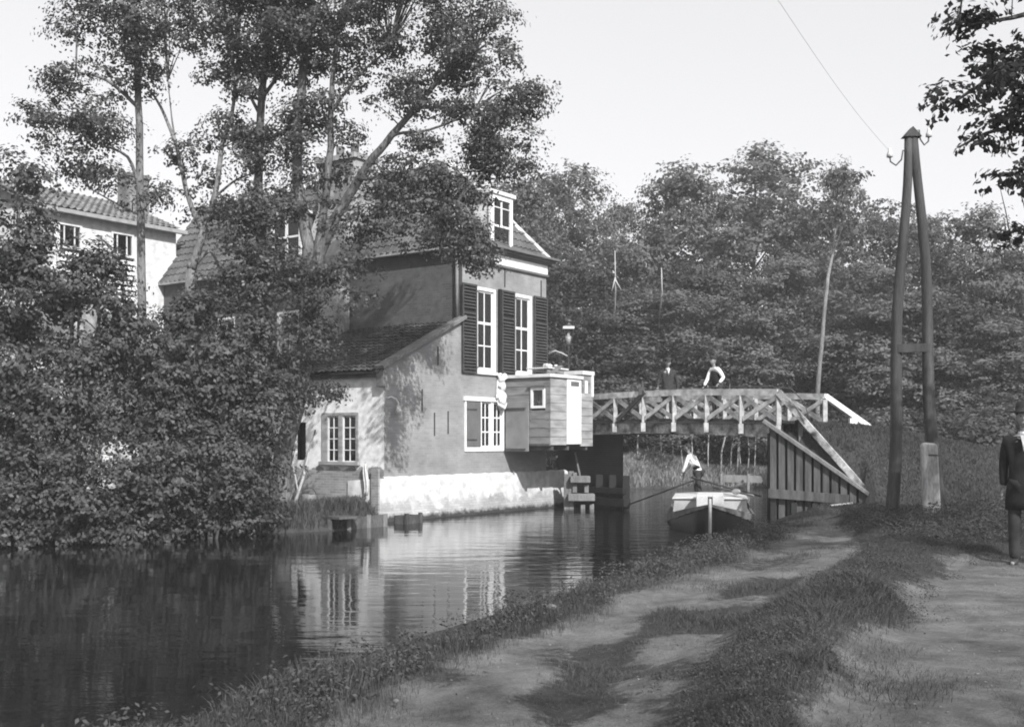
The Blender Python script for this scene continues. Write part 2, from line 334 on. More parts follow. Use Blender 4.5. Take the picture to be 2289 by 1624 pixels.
gx = np.concatenate([-np.geomspace(600, 14, 28), np.arange(-13.5, -4, .35), np.arange(-4, 11, .13), np.arange(11, 22, .4), np.geomspace(22.5, 600, 26)])
gy = np.concatenate([-np.geomspace(200, 3, 14), np.arange(-2, 4, .5), np.arange(4, 24, .13), np.arange(24, 34, .15), np.arange(34, 60, .5), np.geomspace(61, 900, 22)])
GX, GY = np.meshgrid(gx, gy); GZ = height(GX, GY)
ny, nx = GX.shape; idx = np.arange(nx*ny).reshape(ny, nx)
Fq = np.stack([idx[:-1, :-1], idx[:-1, 1:], idx[1:, 1:], idx[1:, :-1]], -1).reshape(-1, 4)
def pathmask(X, Y):
    d = sdist(X, Y); n_ = .16*wob(X, Y, 1.6)+.10*wob(X, Y, 4.3)
    edge = .98-.3*sm(9, 13, Y); a = sm(-.16, .16, d+n_-edge)
    i_ = sdist(X, Y, ISLE)+1.1*n_; a = a*sm(-.25, .35, i_)
    for h_ in HOLL: a = a*(1-.75*(1-sm(-.12, .22, sdist(X, Y, h_)+n_)))
    a = a*(1-.55*sm(.15, .8, wob(X+3, Y, .8))*sm(.2, .8, wob(X, Y+5, 2.1)+.5))
    right = (X > -3.6+(Y-2)*.45) & (Y < 27)
    return np.where(right, np.clip(a, 0, 1)*(1-sm(7.5, 8.5, d))*(1-.8*sm(20, 26, Y)), 0)

def groundmat():
    m = D.materials.new('earth_and_turf'); m.use_nodes = True; n = m.node_tree; K = n.links.new; b = n.nodes['Principled BSDF']
    b.inputs['Roughness'].default_value = .95; b.inputs['Specular IOR Level'].default_value = .1
    at_ = n.nodes.new('ShaderNodeAttribute'); at_.attribute_name = 'trodden'
    tc = n.nodes.new('ShaderNodeTexCoord')
    def nz(s, d=6, r=.6):
        x = n.nodes.new('ShaderNodeTexNoise'); x.inputs['Scale'].default_value = s; x.inputs['Detail'].default_value = d; x.inputs['Roughness'].default_value = r
        K(tc.outputs['Object'], x.inputs[0]); return x
    def ramp(src, a, b_, c, d_):
        r = n.nodes.new('ShaderNodeMapRange'); r.inputs[1].default_value = a; r.inputs[2].default_value = b_; r.inputs[3].default_value = c; r.inputs[4].default_value = d_; K(src, r.inputs[0]); return r.outputs[0]
    dirt = ramp(nz(2.2, 12, .78).outputs[0], .3, .7, .06, .25); turf = ramp(nz(4, 10, .75).outputs[0], .3, .7, .03, .08)
    edge = n.nodes.new('ShaderNodeMath'); K(at_.outputs['Fac'], edge.inputs[0]); K(ramp(nz(9, 8, .7).outputs[0], .25, .75, -.45, .45), edge.inputs[1])
    k = ramp(edge.outputs[0], .35, .65, 0, 1)
    mx = n.nodes.new('ShaderNodeMix'); mx.data_type = 'FLOAT'; K(k, mx.inputs[0]); K(turf, mx.inputs[2]); K(dirt, mx.inputs[3])
    gr = nz(60, 6, .7)
    mu_ = n.nodes.new('ShaderNodeMath'); mu_.operation = 'MULTIPLY'; K(mx.outputs[0], mu_.inputs[0]); K(ramp(gr.outputs[0], .3, .7, .78, 1.22), mu_.inputs[1])
    # pale bits of stone and straw
    vo = n.nodes.new('ShaderNodeTexVoronoi'); vo.inputs['Scale'].default_value = 9; K(tc.outputs['Object'], vo.inputs[0])
    c = n.nodes.new('ShaderNodeCombineColor')
    for i in range(3): K(mu_.outputs[0], c.inputs[i])
    K(c.outputs[0], b.inputs['Base Color'])
    bp = n.nodes.new('ShaderNodeBump'); bp.inputs['Strength'].default_value = .9; bp.inputs['Distance'].default_value = .03
    ad = n.nodes.new('ShaderNodeMath'); K(gr.outputs[0], ad.inputs[0]); K(nz(12, 8, .7).outputs[0], ad.inputs[1])
    K(ad.outputs[0], bp.inputs['Height']); K(bp.outputs[0], b.inputs['Normal'])
    return m
M['ground'] = groundmat()
def with_mask(o, X, Y):
    a = o.data.attributes.new('trodden', 'FLOAT', 'POINT'); a.data.foreach_set('value', pathmask(X, Y).astype(np.float32).ravel())
V = np.stack([GX, GY, GZ], -1).reshape(-1, 3)
g = npmesh('ground', V, Fq, M['ground'], None, True); with_mask(g, V[:, 0], V[:, 1]); tag(g, kind='structure')
# the trodden towpath, a sheet just above
pm = pathmask(GX, GY); cell = (pm[:-1, :-1] > .12) | (pm[1:, 1:] > .12) | (pm[:-1, 1:] > .12) | (pm[1:, :-1] > .12)
Fp = Fq[cell.ravel()]; used = np.unique(Fp); remap = np.zeros(len(V), int); remap[used] = np.arange(len(used))
Vp = V[used]+np.array([0, 0, .004]); p = npmesh('path', Vp, remap[Fp], M['ground'], None, True); with_mask(p, Vp[:, 0], Vp[:, 1]); tag(p, kind='structure')

# ------------------------------------------------------------------ water
wm = D.materials.new('canal_water'); wm.use_nodes = True; n = wm.node_tree; b = n.nodes['Principled BSDF']; K = n.links.new
b.inputs['Base Color'].default_value = grp(.008); b.inputs['Roughness'].default_value = .035; b.inputs['IOR'].default_value = 1.4
b.inputs['Specular IOR Level'].default_value = .75
tc = n.nodes.new('ShaderNodeTexCoord'); mp = n.nodes.new('ShaderNodeMapping'); mp.inputs['Scale'].default_value = (.55, 1.6, 1); K(tc.outputs['Object'], mp.inputs[0])
n1 = n.nodes.new('ShaderNodeTexNoise'); n1.inputs['Scale'].default_value = 1.4; n1.inputs['Detail'].default_value = 3; K(mp.outputs[0], n1.inputs[0])
n2 = n.nodes.new('ShaderNodeTexNoise'); n2.inputs['Scale'].default_value = 6; n2.inputs['Detail'].default_value = 3; K(mp.outputs[0], n2.inputs[0])
ad = n.nodes.new('ShaderNodeMath'); ad.operation = 'MULTIPLY_ADD'; ad.inputs[1].default_value = .22; K(n2.outputs[0], ad.inputs[0]); K(n1.outputs[0], ad.inputs[2])
bp = n.nodes.new('ShaderNodeBump'); bp.inputs['Strength'].default_value = .17; bp.inputs['Distance'].default_value = .05; sx = n.nodes.new('ShaderNodeSeparateXYZ'); K(tc.outputs['Object'], sx.inputs[0])
rs = n.nodes.new('ShaderNodeMapRange'); rs.inputs[1].default_value = -2.5; rs.inputs[2].default_value = 4; rs.inputs[3].default_value = .13; rs.inputs[4].default_value = .5; K(sx.outputs[0], rs.inputs[0]); K(rs.outputs[0], bp.inputs['Strength'])
K(ad.outputs[0], bp.inputs['Height']); K(bp.outputs[0], b.inputs['Normal'])
wx = np.linspace(-72, 122, 60); wy = np.linspace(-16, 80, 40); WX, WY = np.meshgrid(wx, wy)
wi = np.arange(WX.size).reshape(WX.shape); Fw = np.stack([wi[:-1, :-1], wi[:-1, 1:], wi[1:, 1:], wi[1:, :-1]], -1).reshape(-1, 4)
tag(npmesh('water', np.stack([WX, WY, WX*0], -1).reshape(-1, 3), Fw, wm), kind='structure')

# ------------------------------------------------------------------ roofs
def pantiles(mb, O, U, V_, w_, h_, inside, colw=.235, rowh=.33, amp=.028, lift=.05):
    O = Vector(O); U = Vector(U).normalized(); V_ = Vector(V_).normalized(); N = U.cross(V_).normalized()
    if N.z < 0: N = -N
    seg = 6; nc = int(w_/colw)*seg; nr = int(math.ceil(h_/rowh))
    prev = None
    for r in range(nr):
        for (vv, nn) in ((r*rowh-.02, lift), ((r+1)*rowh, .012)):
            row = []
            for c in range(nc+1):
                u = c*colw/seg; tl = c//seg
                j = .008*math.sin(tl*12.9+r*78.2)
                a = amp*(math.cos(2*PI*c/seg)+.35*math.sin(4*PI*c/seg))
                mb.v.append(tuple(O+U*u+V_*(vv+j)+N*(a+nn+.015*math.sin(u*1.3+r*.4)))); row.append((len(mb.v)-1, u, vv))
            if prev:
                for c in range(nc):
                    um = (row[c][1]+row[c+1][1])/2; vm = (prev[c][2]+row[c][2])/2
                    if inside(um, vm): mb.f.append((prev[c][0], prev[c+1][0], row[c+1][0], row[c][0]))
            prev = row
    return mb

# ------------------------------------------------------------------ windows
def sash(root, t0, t1, z0, z1, s, name='window', cols=2, rows=(.0, .5, .75), fw=.09, face='F', curtains=True, depth=.35, label=None):
    """opening t0..t1 x z0..z1, wall face at s (inward +). face 'F' lies along x, face 'S' along y (wall x = s)"""
    def B(mb, a0, a1, d0, d1, c0, c1):
        if face == 'F': mb.box(a0, a1, d0, d1, c0, c1)
        else: mb.box(d0, d1, a0, a1, c0, c1)
        return mb
    root_o = MB()
    B(root_o, t0, t0+fw, s-.03, s+.10, z0, z1); B(root_o, t1-fw, t1, s-.03, s+.10, z0, z1)
    B(root_o, t0+fw, t1-fw, s-.03, s+.10, z1-fw, z1); B(root_o, t0+fw, t1-fw, s-.03, s+.10, z0, z0+fw*.8)
    B(root_o, t0-.05, t1+.05, s-.09, s+.02, z0-.08, z0-.002)
    f = root_o.build(name, M['white'], root, bevel=.006)
    if label: f['label'] = label
    a0, a1, c0, c1 = t0+fw+.002, t1-fw-.002, z0+fw*.8+.002, z1-fw-.002
    mb = MB(); b_ = .045
    B(mb, a0, a0+b_, s+.02, s+.07, c0, c1); B(mb, a1-b_, a1, s+.02, s+.07, c0, c1)
    B(mb, a0+b_, a1-b_, s+.02, s+.07, c1-b_, c1); B(mb, a0+b_, a1-b_, s+.02, s+.07, c0, c0+b_)
    for k in range(1, cols):
        x = a0+(a1-a0)*k/cols; B(mb, x-.017, x+.017, s+.03, s+.06, c0+b_, c1-b_)
    for i, r in enumerate(rows):
        if r <= 0: continue
        z = c1-(c1-c0)*(1-r) if False else c0+(c1-c0)*r; ww = .034 if i == 1 and len(rows) == 3 else .016
        B(mb, a0+b_, a1-b_, s+.026, s+.064, z-ww, z+ww)
    mb.build('glazing_bars', M['white'], f)
    B(MB(), a0+b_, a1-b_, s+.042, s+.046, c0+b_, c1-b_).build('pane', M['glass'], f)
    # dark sheet behind, in place of the room's own shade
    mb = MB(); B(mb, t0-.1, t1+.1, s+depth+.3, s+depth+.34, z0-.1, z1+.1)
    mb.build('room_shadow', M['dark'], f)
    if curtains:
        mb = MB()
        for (q0, q1) in ((a0+.02, a0+(a1-a0)*.25), (a0+(a1-a0)*.72, a1-.02)):
            n_ = 12; base = len(mb.v)
            for i in range(n_+1):
                x = q0+(q1-q0)*i/n_; dd = s+.16+.02*math.sin(i*2.1)
                for z in (c0, c1): mb.v.append((x, dd, z) if face == 'F' else (dd, x, z))
            for i in range(n_): mb.f.append((base+2*i, base+2*i+2, base+2*i+3, base+2*i+1))
        mb.build('curtain', M['curtain'], f, True)
    return f

def wallface(mb, a0, a1, z0, z1, holes, s, face='F', depth=.18, zt=None):
    """wall skin with openings; zt(a) optional sloped top"""
    As = sorted({a0, a1}|{h[0] for h in holes}|{h[1] for h in holes}); Zs = sorted({z0, z1}|{h[2] for h in holes}|{h[3] for h in holes})
    def P(a, d, z): return (a, d, z) if face == 'F' else (d, a, z)
    for i in range(len(As)-1):
        for j in range(len(Zs)-1):
            A0, A1, Z0, Z1 = As[i], As[i+1], Zs[j], Zs[j+1]; ca, cz = (A0+A1)/2, (Z0+Z1)/2
            if any(h[0] < ca < h[1] and h[2] < cz < h[3] for h in holes): continue
            mb.add([P(A0, s, Z0), P(A1, s, Z0), P(A1, s, Z1), P(A0, s, Z1)], [(0, 1, 2, 3)])
    for h in holes:
        A0, A1, Z0, Z1 = h[:4]; s2 = s+depth
        mb.add([P(A0, s, Z0), P(A1, s, Z0), P(A1, s, Z1), P(A0, s, Z1), P(A0, s2, Z0), P(A1, s2, Z0), P(A1, s2, Z1), P(A0, s2, Z1)],
               [(0, 1, 5, 4), (1, 2, 6, 5), (2, 3, 7, 6), (3, 0, 4, 7)])
    return mb

# ================================================================== CANAL HOUSE   local axes: x along the water front, y inwards
house = empty('canal_house', C0, HA)
tag(house, 'old brick canal house with louvred shutters, white plinth and tiled roof rising from the water', 'house')
TA, TB = 3.15, 7.24; EAVE = 7.3; RZ = 10.3; LEN = 13.2; LTL = 4.4
UW = [(3.75, 4.67, 3.93, 6.27), (5.56, 6.47, 3.93, 6.27)]
LW = (3.24, 5.05, 1.72, 3.10)
mb = MB(); wallface(mb, TA, TB, 1.1, 6.98, UW+[LW], 0)
wallface(mb, TB, TB+.001, 1.1, 6.98, [], 0)
mb.add([(TB, 0, -.4), (TB, 8, -.4), (TB, 8, EAVE), (TB, 0, EAVE)], [(0, 1, 2, 3)])
# lean-to gable part of the same water front, with sloped top
def ltz(t): return 3.86+(5.30-3.86)*t/TA
mb.add([(0, 0, 1.1), (TA, 0, 1.1), (TA, 0, ltz(TA)), (0, 0, ltz(0))], [(0, 1, 2, 3)])
mb.build('front_wall', M['brick'], house)
# anchors and joints
for (t, z0, z1) in ((1.45, 2.75, 3.35), (1.95, 2.15, 2.75), (2.52, 2.2, 2.8), (5.1, 6.4, 6.95), (6.95, 6.3, 6.8), (2.1, 4.0, 4.5)):
    MB().box(t-.012, t+.012, -.03, -.002, z0, z1).build('wall_anchor', M['iron'], house)
# side wall of the main house (faces the garden, local -x)
SDW = (6.2, 7.5, 7.62, 8.95)
mb = MB(); wallface(mb, 0, LEN, .4, EAVE, [(6.3, 7.3, 4.3, 6.0), (9.2, 10.2, 4.3, 6.0)], TA, 'S')
mb.build('side_wall', M['sidewall'], house)
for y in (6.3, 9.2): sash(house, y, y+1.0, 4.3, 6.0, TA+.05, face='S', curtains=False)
MB().box(TA, TB, LEN-.2, LEN, .4, EAVE).build('rear_wall', M['sidewall'], house)
# whitewashed plinth, battered, its face out of the brick by 6 cm
mb = MB(); nseg = 40
for i in range(nseg+1):
    t = -.04+i*(8.35+.04)/nseg; wv = .02*math.sin(i*1.7)+.015*math.sin(i*.6)
    for (z, y) in ((-.5, -.20+wv), (.12, -.16+wv), (.5, -.10+wv*.5), (1.08+.012*math.sin(i*2.3), -.06), (1.12+.012*math.sin(i*2.3), .01)): mb.v.append((t, y, z))
for i in range(nseg):
    for j in range(4): mb.f.append((i*5+j, (i+1)*5+j, (i+1)*5+j+1, i*5+j+1))
mb.add([(-.04, -.2, -.5), (-.04, -.16, .12), (-.04, -.06, 1.08), (-.04, 1.2, 1.0), (-.04, 1.2, -.5)], [(0, 1, 2, 3, 4)])
mb.build('plinth', M['plinth'], house, True)
mb = MB(); mb.box(TB-.05, 8.31, .01, .5, -.5, 1.06); mb.build('plinth_end', M['plinth'], house)
# frieze and cornice
MB().box(TA-.02, TB+.02, -.05, .1, 6.99, 7.28).build('frieze', M['white'], house, bevel=.01)
MB().box(TA-.04, TB+.04, -.075, .1, 6.93, 6.985).build('frieze_moulding', M['cornice'], house)
mb = MB()
for (o, z0, z1) in ((.12, 7.283, 7.34), (.22, 7.343, 7.40), (.32, 7.403, 7.47)): mb.box(TA-.06, TB+o, -o, .3, z0, z1)
mb.build('cornice', M['cornice'], house, bevel=.008)
# gutter of the long eave
mb = MB(); mb.box(TA-.24, TA-.06, -.05, LEN, EAVE-.07, EAVE+.03); mb.build('gutter', M['lead'], house)
MB().tube([(TA-.08, .12, EAVE-.05), (TA-.07, .13, 6.0), (TA-.07, .13, 5.35)], .045, 8).build('leaning_board', M['timber'], house, True)  # round tube standing in for a leaning pale board
# main roof: ridge from (MX, 2.1) to (MX, LEN); hip at the water end
MX = (TA+TB)/2; HS = 2.1
def planes():
    hw = MX-TA+.2; sl = math.hypot(hw, RZ-EAVE)
    U = (0, 1, 0); V1 = Vector((hw, 0, RZ-EAVE)); V2 = Vector((-hw, 0, RZ-EAVE))
    mb = MB()
    pantiles(mb, (TA-.2, -.1, EAVE), U, V1, LEN+.2, sl, lambda u, v: u > (HS+.1)*v/sl+.02 and v < sl)
    pantiles(mb, (TB+.2, -.1, EAVE), U, V2, LEN+.2, sl, lambda u, v: u > (HS+.1)*v/sl+.02 and v < sl)
    sf = math.hypot(HS+.1, RZ-EAVE-.1); W = TB-TA+.4
    pantiles(mb, (TA-.2, -.1, EAVE+.1), (1, 0, 0), (0, HS+.1, RZ-EAVE-.1), W, sf, lambda u, v: v < sf and u > W/2*v/sf+.02 and u < W-W/2*v/sf-.02)
    # solid body under the tiles
    e = .03
    A, B_, C_, D_ = (TA-.2, -.1, EAVE-.03), (TB+.2, -.1, EAVE-.03), (TB+.2, LEN, EAVE-.03), (TA-.2, LEN, EAVE-.03)
    R1, R2 = (MX, HS, RZ-e), (MX, LEN, RZ-e)
    mb.add([A, B_, C_, D_, R1, R2], [(0, 1, 4), (1, 2, 5, 4), (3, 0, 4, 5), (2, 3, 5), (0, 3, 2, 1)])
    return mb
roof = planes().build('roof', M['tile'], house, False)
mb = MB()
def ridge_tiles(mb, p, q, step=.36, r=.11):
    p = Vector(p); q = Vector(q); n_ = max(2, int((q-p).length/step)); d = (q-p)/n_
    for i in range(n_):
        a = p+d*i; mb.tube([a, a+d*1.04], [r*1.08, r*.94], 10)
ridge_tiles(mb, (MX, HS, RZ+.0), (MX, LEN, RZ+.0)); ridge_tiles(mb, (TB+.17, -.07, EAVE+.1), (MX, HS, RZ), r=.1); ridge_tiles(mb, (TA-.17, -.07, EAVE+.1), (MX, HS, RZ), r=.1)
mb.build('ridge_tiles', M['ridge'], roof, True)
# front dormer
dx0, dx1 = 4.52, 5.56
mb = MB(); mb.box(dx0+.06, dx0+.10, .14, 1.3, 7.5, 8.98); mb.box(dx1-.10, dx1-.06, .14, 1.3, 7.5, 8.98)
mb.box(dx0+.1, dx1-.1, 1.26, 1.3, 7.5, 8.98)
dorm = mb.build('dormer', M['cream'], house)
MB().box(dx0-.1, dx1+.1, -.02, 2.0, 8.985, 9.10).build('dormer_roof', M['cream'], dorm, bevel=.01)
mb = MB(); mb.box(dx0, dx0+.13, .03, .138, 7.47, 8.98); mb.box(dx1-.13, dx1, .03, .138, 7.47, 8.98); mb.box(dx0+.13, dx1-.13, .03, .138, 8.85, 8.98); mb.box(dx0+.13, dx1-.13, .03, .138, 7.47, 7.56)
mb.box((dx0+dx1)/2-.03, (dx0+dx1)/2+.03, .05, .12, 8.1, 8.85); mb.box(dx0+.13, dx1-.13, .045, .13, 8.08, 8.14); mb.box(dx0+.13, dx1-.13, .05, .12, 8.62, 8.65)
mb.build('window_frame', M['white'], dorm, bevel=.005)
MB().box(dx0+.13, dx1-.13, .075, .079, 7.56, 8.85).build('pane', M['glass'], dorm)
mb = MB()
n_ = 14
for i in range(n_+1):
    x = dx0+.14+(dx1-dx0-.28)*i/n_
    for z in (7.57, 8.84): mb.v.append((x, .10+.01*math.sin(i*2.2), z))
for i in range(n_): mb.f.append((2*i, 2*i+2, 2*i+3, 2*i+1))
mb.build('curtain', M['curtain'], dorm, True)
# side dormer
mb = MB(); mb.box(TA+.06, TA+1.25, SDW[0]+.02, SDW[0]+.07, 7.5, SDW[3]); mb.box(TA+.06, TA+1.25, SDW[1]-.07, SDW[1]-.02, 7.5, SDW[3]); mb.box(TA+.3, TA+.34, SDW[0]+.07, SDW[1]-.07, 7.5, SDW[3])
sd = mb.build('side_dormer', M['greydark'], house)
MB().box(TA-.08, TA+1.6, SDW[0]-.1, SDW[1]+.1, SDW[3]+.003, SDW[3]+.10).build('dormer_roof', M['cream'], sd)
mb = MB(); y0, y1, z0, z1 = SDW
mb.box(TA-.02, TA+.055, y0, y0+.1, z0-.1, z1); mb.box(TA-.02, TA+.055, y1-.1, y1, z0-.1, z1); mb.box(TA-.02, TA+.055, y0+.1, y1-.1, z1-.1, z1); mb.box(TA-.02, TA+.055, y0+.1, y1-.1, z0-.1, z0)
mb.box(TA-.01, TA+.05, (y0+y1)/2-.05, (y0+y1)/2+.05, z0, z1-.1); mb.box(TA, TA+.045, y0+.1, y1-.1, z0+.6, z0+.66)
mb.build('window_frame', M['white'], sd)
MB().box(TA+.015, TA+.02, y0+.1, y1-.1, z0, z1-.1).build('pane', M['glass'], sd)
# chimney breast climbing the side wall and its stack
mb = MB(); mb.prism([(TA-.5, 4.2, 3.0), (TA-.5, 4.2, 7.4), (TA+.2, 4.2, 9.0), (TA+.2, 4.2, 10.35), (TA+1.1, 4.2, 10.35), (TA+1.1, 4.2, 3.0)], (0, 1.5, 0))
ch = mb.build('chimney', M['chimney'], house, bevel=.02)
mb = MB(); mb.box(TA+.12, TA+1.18, 4.12, 5.78, 10.353, 10.5); mb.build('chimney_cap', M['chimney'], ch)
for y in (4.5, 5.1): MB().lathe([(.13, 0), (.16, .05), (.12, .12), (.13, .4), (.1, .4), (.09, .1)], (TA+.65, y+.1, 10.5)).build('chimney_pot', M['tile'], ch, True)
# upper windows and their louvred shutters
for i, h_ in enumerate(UW):
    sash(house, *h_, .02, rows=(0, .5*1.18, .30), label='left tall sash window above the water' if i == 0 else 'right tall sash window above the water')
def louvre(root, t0, t1, z0, z1, ang=0.0, hinge=None, label=None):
    mb = MB(); y0, y1 = -.075, -.03; f = .055
    mb.box(t0, t0+f, y0, y1, z0, z1); mb.box(t1-f, t1, y0, y1, z0, z1); zz = [z0, z0+(z1-z0)*.36, z0+(z1-z0)*.66, z1-f]
    for z in zz: mb.box(t0+f, t1-f, y0, y1, z, z+f)
    sh = mb.build('shutter', M['shutfr'], root)
    if label: sh['label'] = label
    m2 = MB(); z = z0+.10
    while z < z1-.09:
        if not any(a-.02 < z < a+f+.03 for a in zz): m2.add([(t0+f, y0-.006, z-.004), (t1-f, y0-.006, z-.004), (t1-f, y1, z+.04), (t0+f, y1, z+.04),
            (t0+f, y0-.006, z+.008), (t1-f, y0-.006, z+.008), (t1-f, y1, z+.052), (t0+f, y1, z+.052)], [(0, 1, 2, 3), (4, 5, 6, 7), (0, 4, 5, 1), (2, 6, 7, 3), (0, 3, 7, 4), (1, 2, 6, 5)])
        z += .088
    m2.build('louvre_slats', M['shutfr'], sh)
    MB().box(t0+f, t1-f, y1+.002, y1+.012, z0+f, z1-f).build('slat_gap_shade', M['shutter'], sh)  # near-black sheet, the shade between slats put into its colour
    for z in (z0+.15, z1-.2): MB().box(t1-.02 if hinge == 'r' else t0-.04, t1+.05 if hinge == 'r' else t0+.03, -.085, -.076, z, z+.035).build('hinge', M['iron'], sh)
    return sh
louvre(house, 3.09, 3.73, 3.86, 6.3, hinge='r', label='leftmost louvred shutter'); louvre(house, 4.90, 5.54, 3.86, 6.3, hinge='r', label='middle louvred shutter'); louvre(house, 6.53, 7.22, 3.86, 6.3, hinge='l', label='rightmost louvred shutter')
mb = MB(); mb.box(4.76, 4.84, -.10, -.02, 3.9, 6.3); mb.build('folded_shutter', M['shutter'], house)
# lower window
t0, t1, z0, z1 = LW
mb = MB(); mb.box(t0, t0+.07, -.03, .1, z0, z1); mb.box(t1-.07, t1, -.03, .1, z0, z1); mb.box(t0-.05, t1+.03, -.06, .1, z1+.002, z1+.12); mb.box(t0+.07, t1-.07, -.03, .1, z0, z0+.12); mb.box(t0+.69, t0+.76, -.03, .1, z0+.12, z1)
mb.box(t0+1.2, t0+1.32, -.02, .1, z0+.12, z1)
lw = mb.build('window', M['white'], house, bevel=.005); lw['label'] = 'low casement window beside the wooden cabin'
mb = MB()
for (a, b_) in ((t0+.76, t0+1.2), (t0+1.32, t1-.07)):
    mb.box(a, a+.05, .02, .07, z0+.12, z1); mb.box(b_-.05, b_, .02, .07, z0+.12, z1); m_ = (a+b_)/2; mb.box(m_-.014, m_+.014, .02, .06, z0+.12, z1)
    for z in (z0+.12, z0+.52, z0+.92, z1-.05): mb.box(a+.05, b_-.05, .024, .066, z, z+.035)
mb.build('glazing_bars', M['white'], lw)
MB().box(t0+.76, t1-.07, .043, .047, z0+.12, z1).build('pane', M['glass'], lw)
mb = MB(); n_ = 40
for i in range(n_+1):
    x = t0+.76+(t1-.07-t0-.76)*i/n_
    for z in (z0+.5, z1): mb.v.append((x, .13+.012*math.sin(i*1.9), z))
for i in range(n_): mb.f.append((2*i, 2*i+2, 2*i+3, 2*i+1))
mb.build('curtain', M['curtain'], lw, True)
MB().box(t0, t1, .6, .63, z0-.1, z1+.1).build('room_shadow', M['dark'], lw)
mb = MB(); mb.box(t0+.075, t0+.685, -.05, .0, z0+.13, z1-.02)
ws = mb.build('window_shutter', M['greydark'], house, bevel=.006); ws['label'] = 'closed dark shutter of the low window'
for z in (z0+.3, z1-.25): MB().box(t0+.06, t0+.5, -.062, -.052, z, z+.04).build('strap_hinge', M['iron'], ws)
# open shutter swung out in front of the cabin
p = Vector((t1+.02, -.07, 0)); dv = Vector((-.02, -1, 0)).normalized()
mb = MB(); q = p+dv*.80
mb.beam(p+Vector((0, 0, (z0+z1)/2)), q+Vector((0, 0, (z0+z1)/2)), .035, z1-z0+.02)
ws = mb.build('window_shutter', M['greypaint'], house, bevel=.006); ws['label'] = 'pale shutter standing open beside the low window'
for z in (z0+.05, z1-.18):
    o_ = Vector((-.075, 0, 0)); MB().beam(p+o_+Vector((.03, 0, z)), q*.9+p*.1+o_+Vector((.03, 0, z)), .012, .045).build('strap_hinge', M['iron'], ws)
# carved stone ornament between the windows
mb = MB(); cx = 4.86
def vol(cx, cz, r, sgn, turns=1.6, th=.05):
    pts = []; n_ = 22
    for i in range(n_+1):
        a = turns*2*PI*i/n_; rr = r*(1-i/n_*.85); pts.append((cx+sgn*rr*math.cos(a), -.10, cz+rr*math.sin(a)))
    mb.tube(pts, [th*(1-.5*i/n_) for i in range(n_+1)], 8)
mb.ball((cx-.02, -.09, 3.22), (.15, .07, .17), 16, 10); mb.ball((cx+.02, -.13, 3.12), (.10, .06, .12), 12, 8); vol(cx-.02, 3.2, .24, -1, 1.2, .05); mb.tube([(cx-.2, -.1, 3.05), (cx, -.16, 2.93), (cx+.2, -.1, 3.08)], [.03, .05, .03], 8)
vol(cx-.02, 3.22, .19, 1, 1.4, .045); vol(cx, 3.52, .13, -1, 1.4, .05); mb.ball((cx+.02, -.09, 3.55), (.12, .09, .16), 14, 8); mb.ball((cx-.02, -.09, 3.75), (.14, .09, .10), 14, 8)
vol(cx-.1, 3.82, .09, 1, 1.3, .04); vol(cx+.13, 3.82, .09, -1, 1.3, .04); mb.ball((cx+.02, -.08, 3.02), (.10, .07, .12), 12, 8)
mb.ball((cx, -.03, 3.4), (.19, .05, .55), 16, 12)
orn = mb.build('carved_ornament', M['stone'], house, True)
# ---- lean-to
WIN = (.85, 2.14, 1.45, 2.73)
mb = MB(); wallface(mb, 0, LTL, .1, 3.78, [WIN, (2.75, 3.25, 1.5, 2.5)], 0, 'S'); lwl = mb.build('lean_to_wall', M['leanwall'], house)
MB().add([(0, LTL, .1), (TA, LTL, .1), (TA, LTL, 5.2), (0, LTL, 3.78)], [(0, 1, 2, 3)]).build('lean_to_end_wall', M['leanwall'], house)
MB().add([(.3, 2.7, 1.4), (.3, 3.3, 1.4), (.3, 3.3, 2.6), (.3, 2.7, 2.6)], [(0, 1, 2, 3)]).build('opening_shadow', M['dark'], house)  # dark sheet behind the small opening, stands in for the unlit inside
slp = Vector((TA+.22, 0, 5.28-3.76))
mb = MB(); pantiles(mb, (-.22, .12, 3.74), (0, 1, 0), slp, LTL+.1, slp.length, lambda u, v: v < slp.length, colw=.2, rowh=.24, amp=.018, lift=.04)
mb.prism([(-.22, .05, 3.70), (TA, .05, 5.22), (TA, LTL+.2, 5.22), (-.22, LTL+.2, 3.70)], (0, 0, .03))
mb.build('lean_to_roof', M['tiledark'], house)
mb = MB(); mb.beam((-.16, .02, 3.83), (TA+.05, .02, 5.37), .30, .10, up=(0, 0, 1)); mb.box(-.16, -.0, -.13, .12, 3.35, 3.74)
mb.build('verge_board', M['timber'], house, bevel=.01)
MB().box(-.14, -.01, .13, LTL, 3.60, 3.70).build('eaves_board', M['timberdk'], house)
# lean-to window
y0, y1, z0, z1 = WIN
mb = MB(); ym = (y0+y1)/2
mb.box(-.03, .1, y0, y0+.09, z0, z1); mb.box(-.03, .1, y1-.2, y1, z0, z1); mb.box(-.03, .1, y0+.09, y1-.2, z1-.08, z1); mb.box(-.1, .1, y0-.05, y1+.05, z0-.06, z0+.03); mb.box(-.03, .1, ym-.09, ym+.05, z0+.03, z1-.08)
lw2 = mb.build('window', M['boardpale'], house, bevel=.005); lw2['label'] = 'small paned window of the lean-to'
mb = MB()
for (a, b_) in ((y0+.09, ym-.09), (ym+.05, y1-.2)):
    mb.box(.0, .05, a, a+.03, z0+.03, z1-.08); mb.box(.0, .05, b_-.03, b_, z0+.03, z1-.08); m_ = (a+b_)/2; mb.box(.01, .04, m_-.012, m_+.012, z0+.03, z1-.08)
    for k in range(5): z = z0+.03+(z1-.11-z0-.03)*k/4; mb.box(.008, .045, a+.03, b_-.03, z, z+.022)
mb.build('glazing_bars', M['white'], lw2)
MB().box(.025, .029, y0+.09, y1-.2, z0+.03, z1-.08).build('pane', M['glass'], lw2)
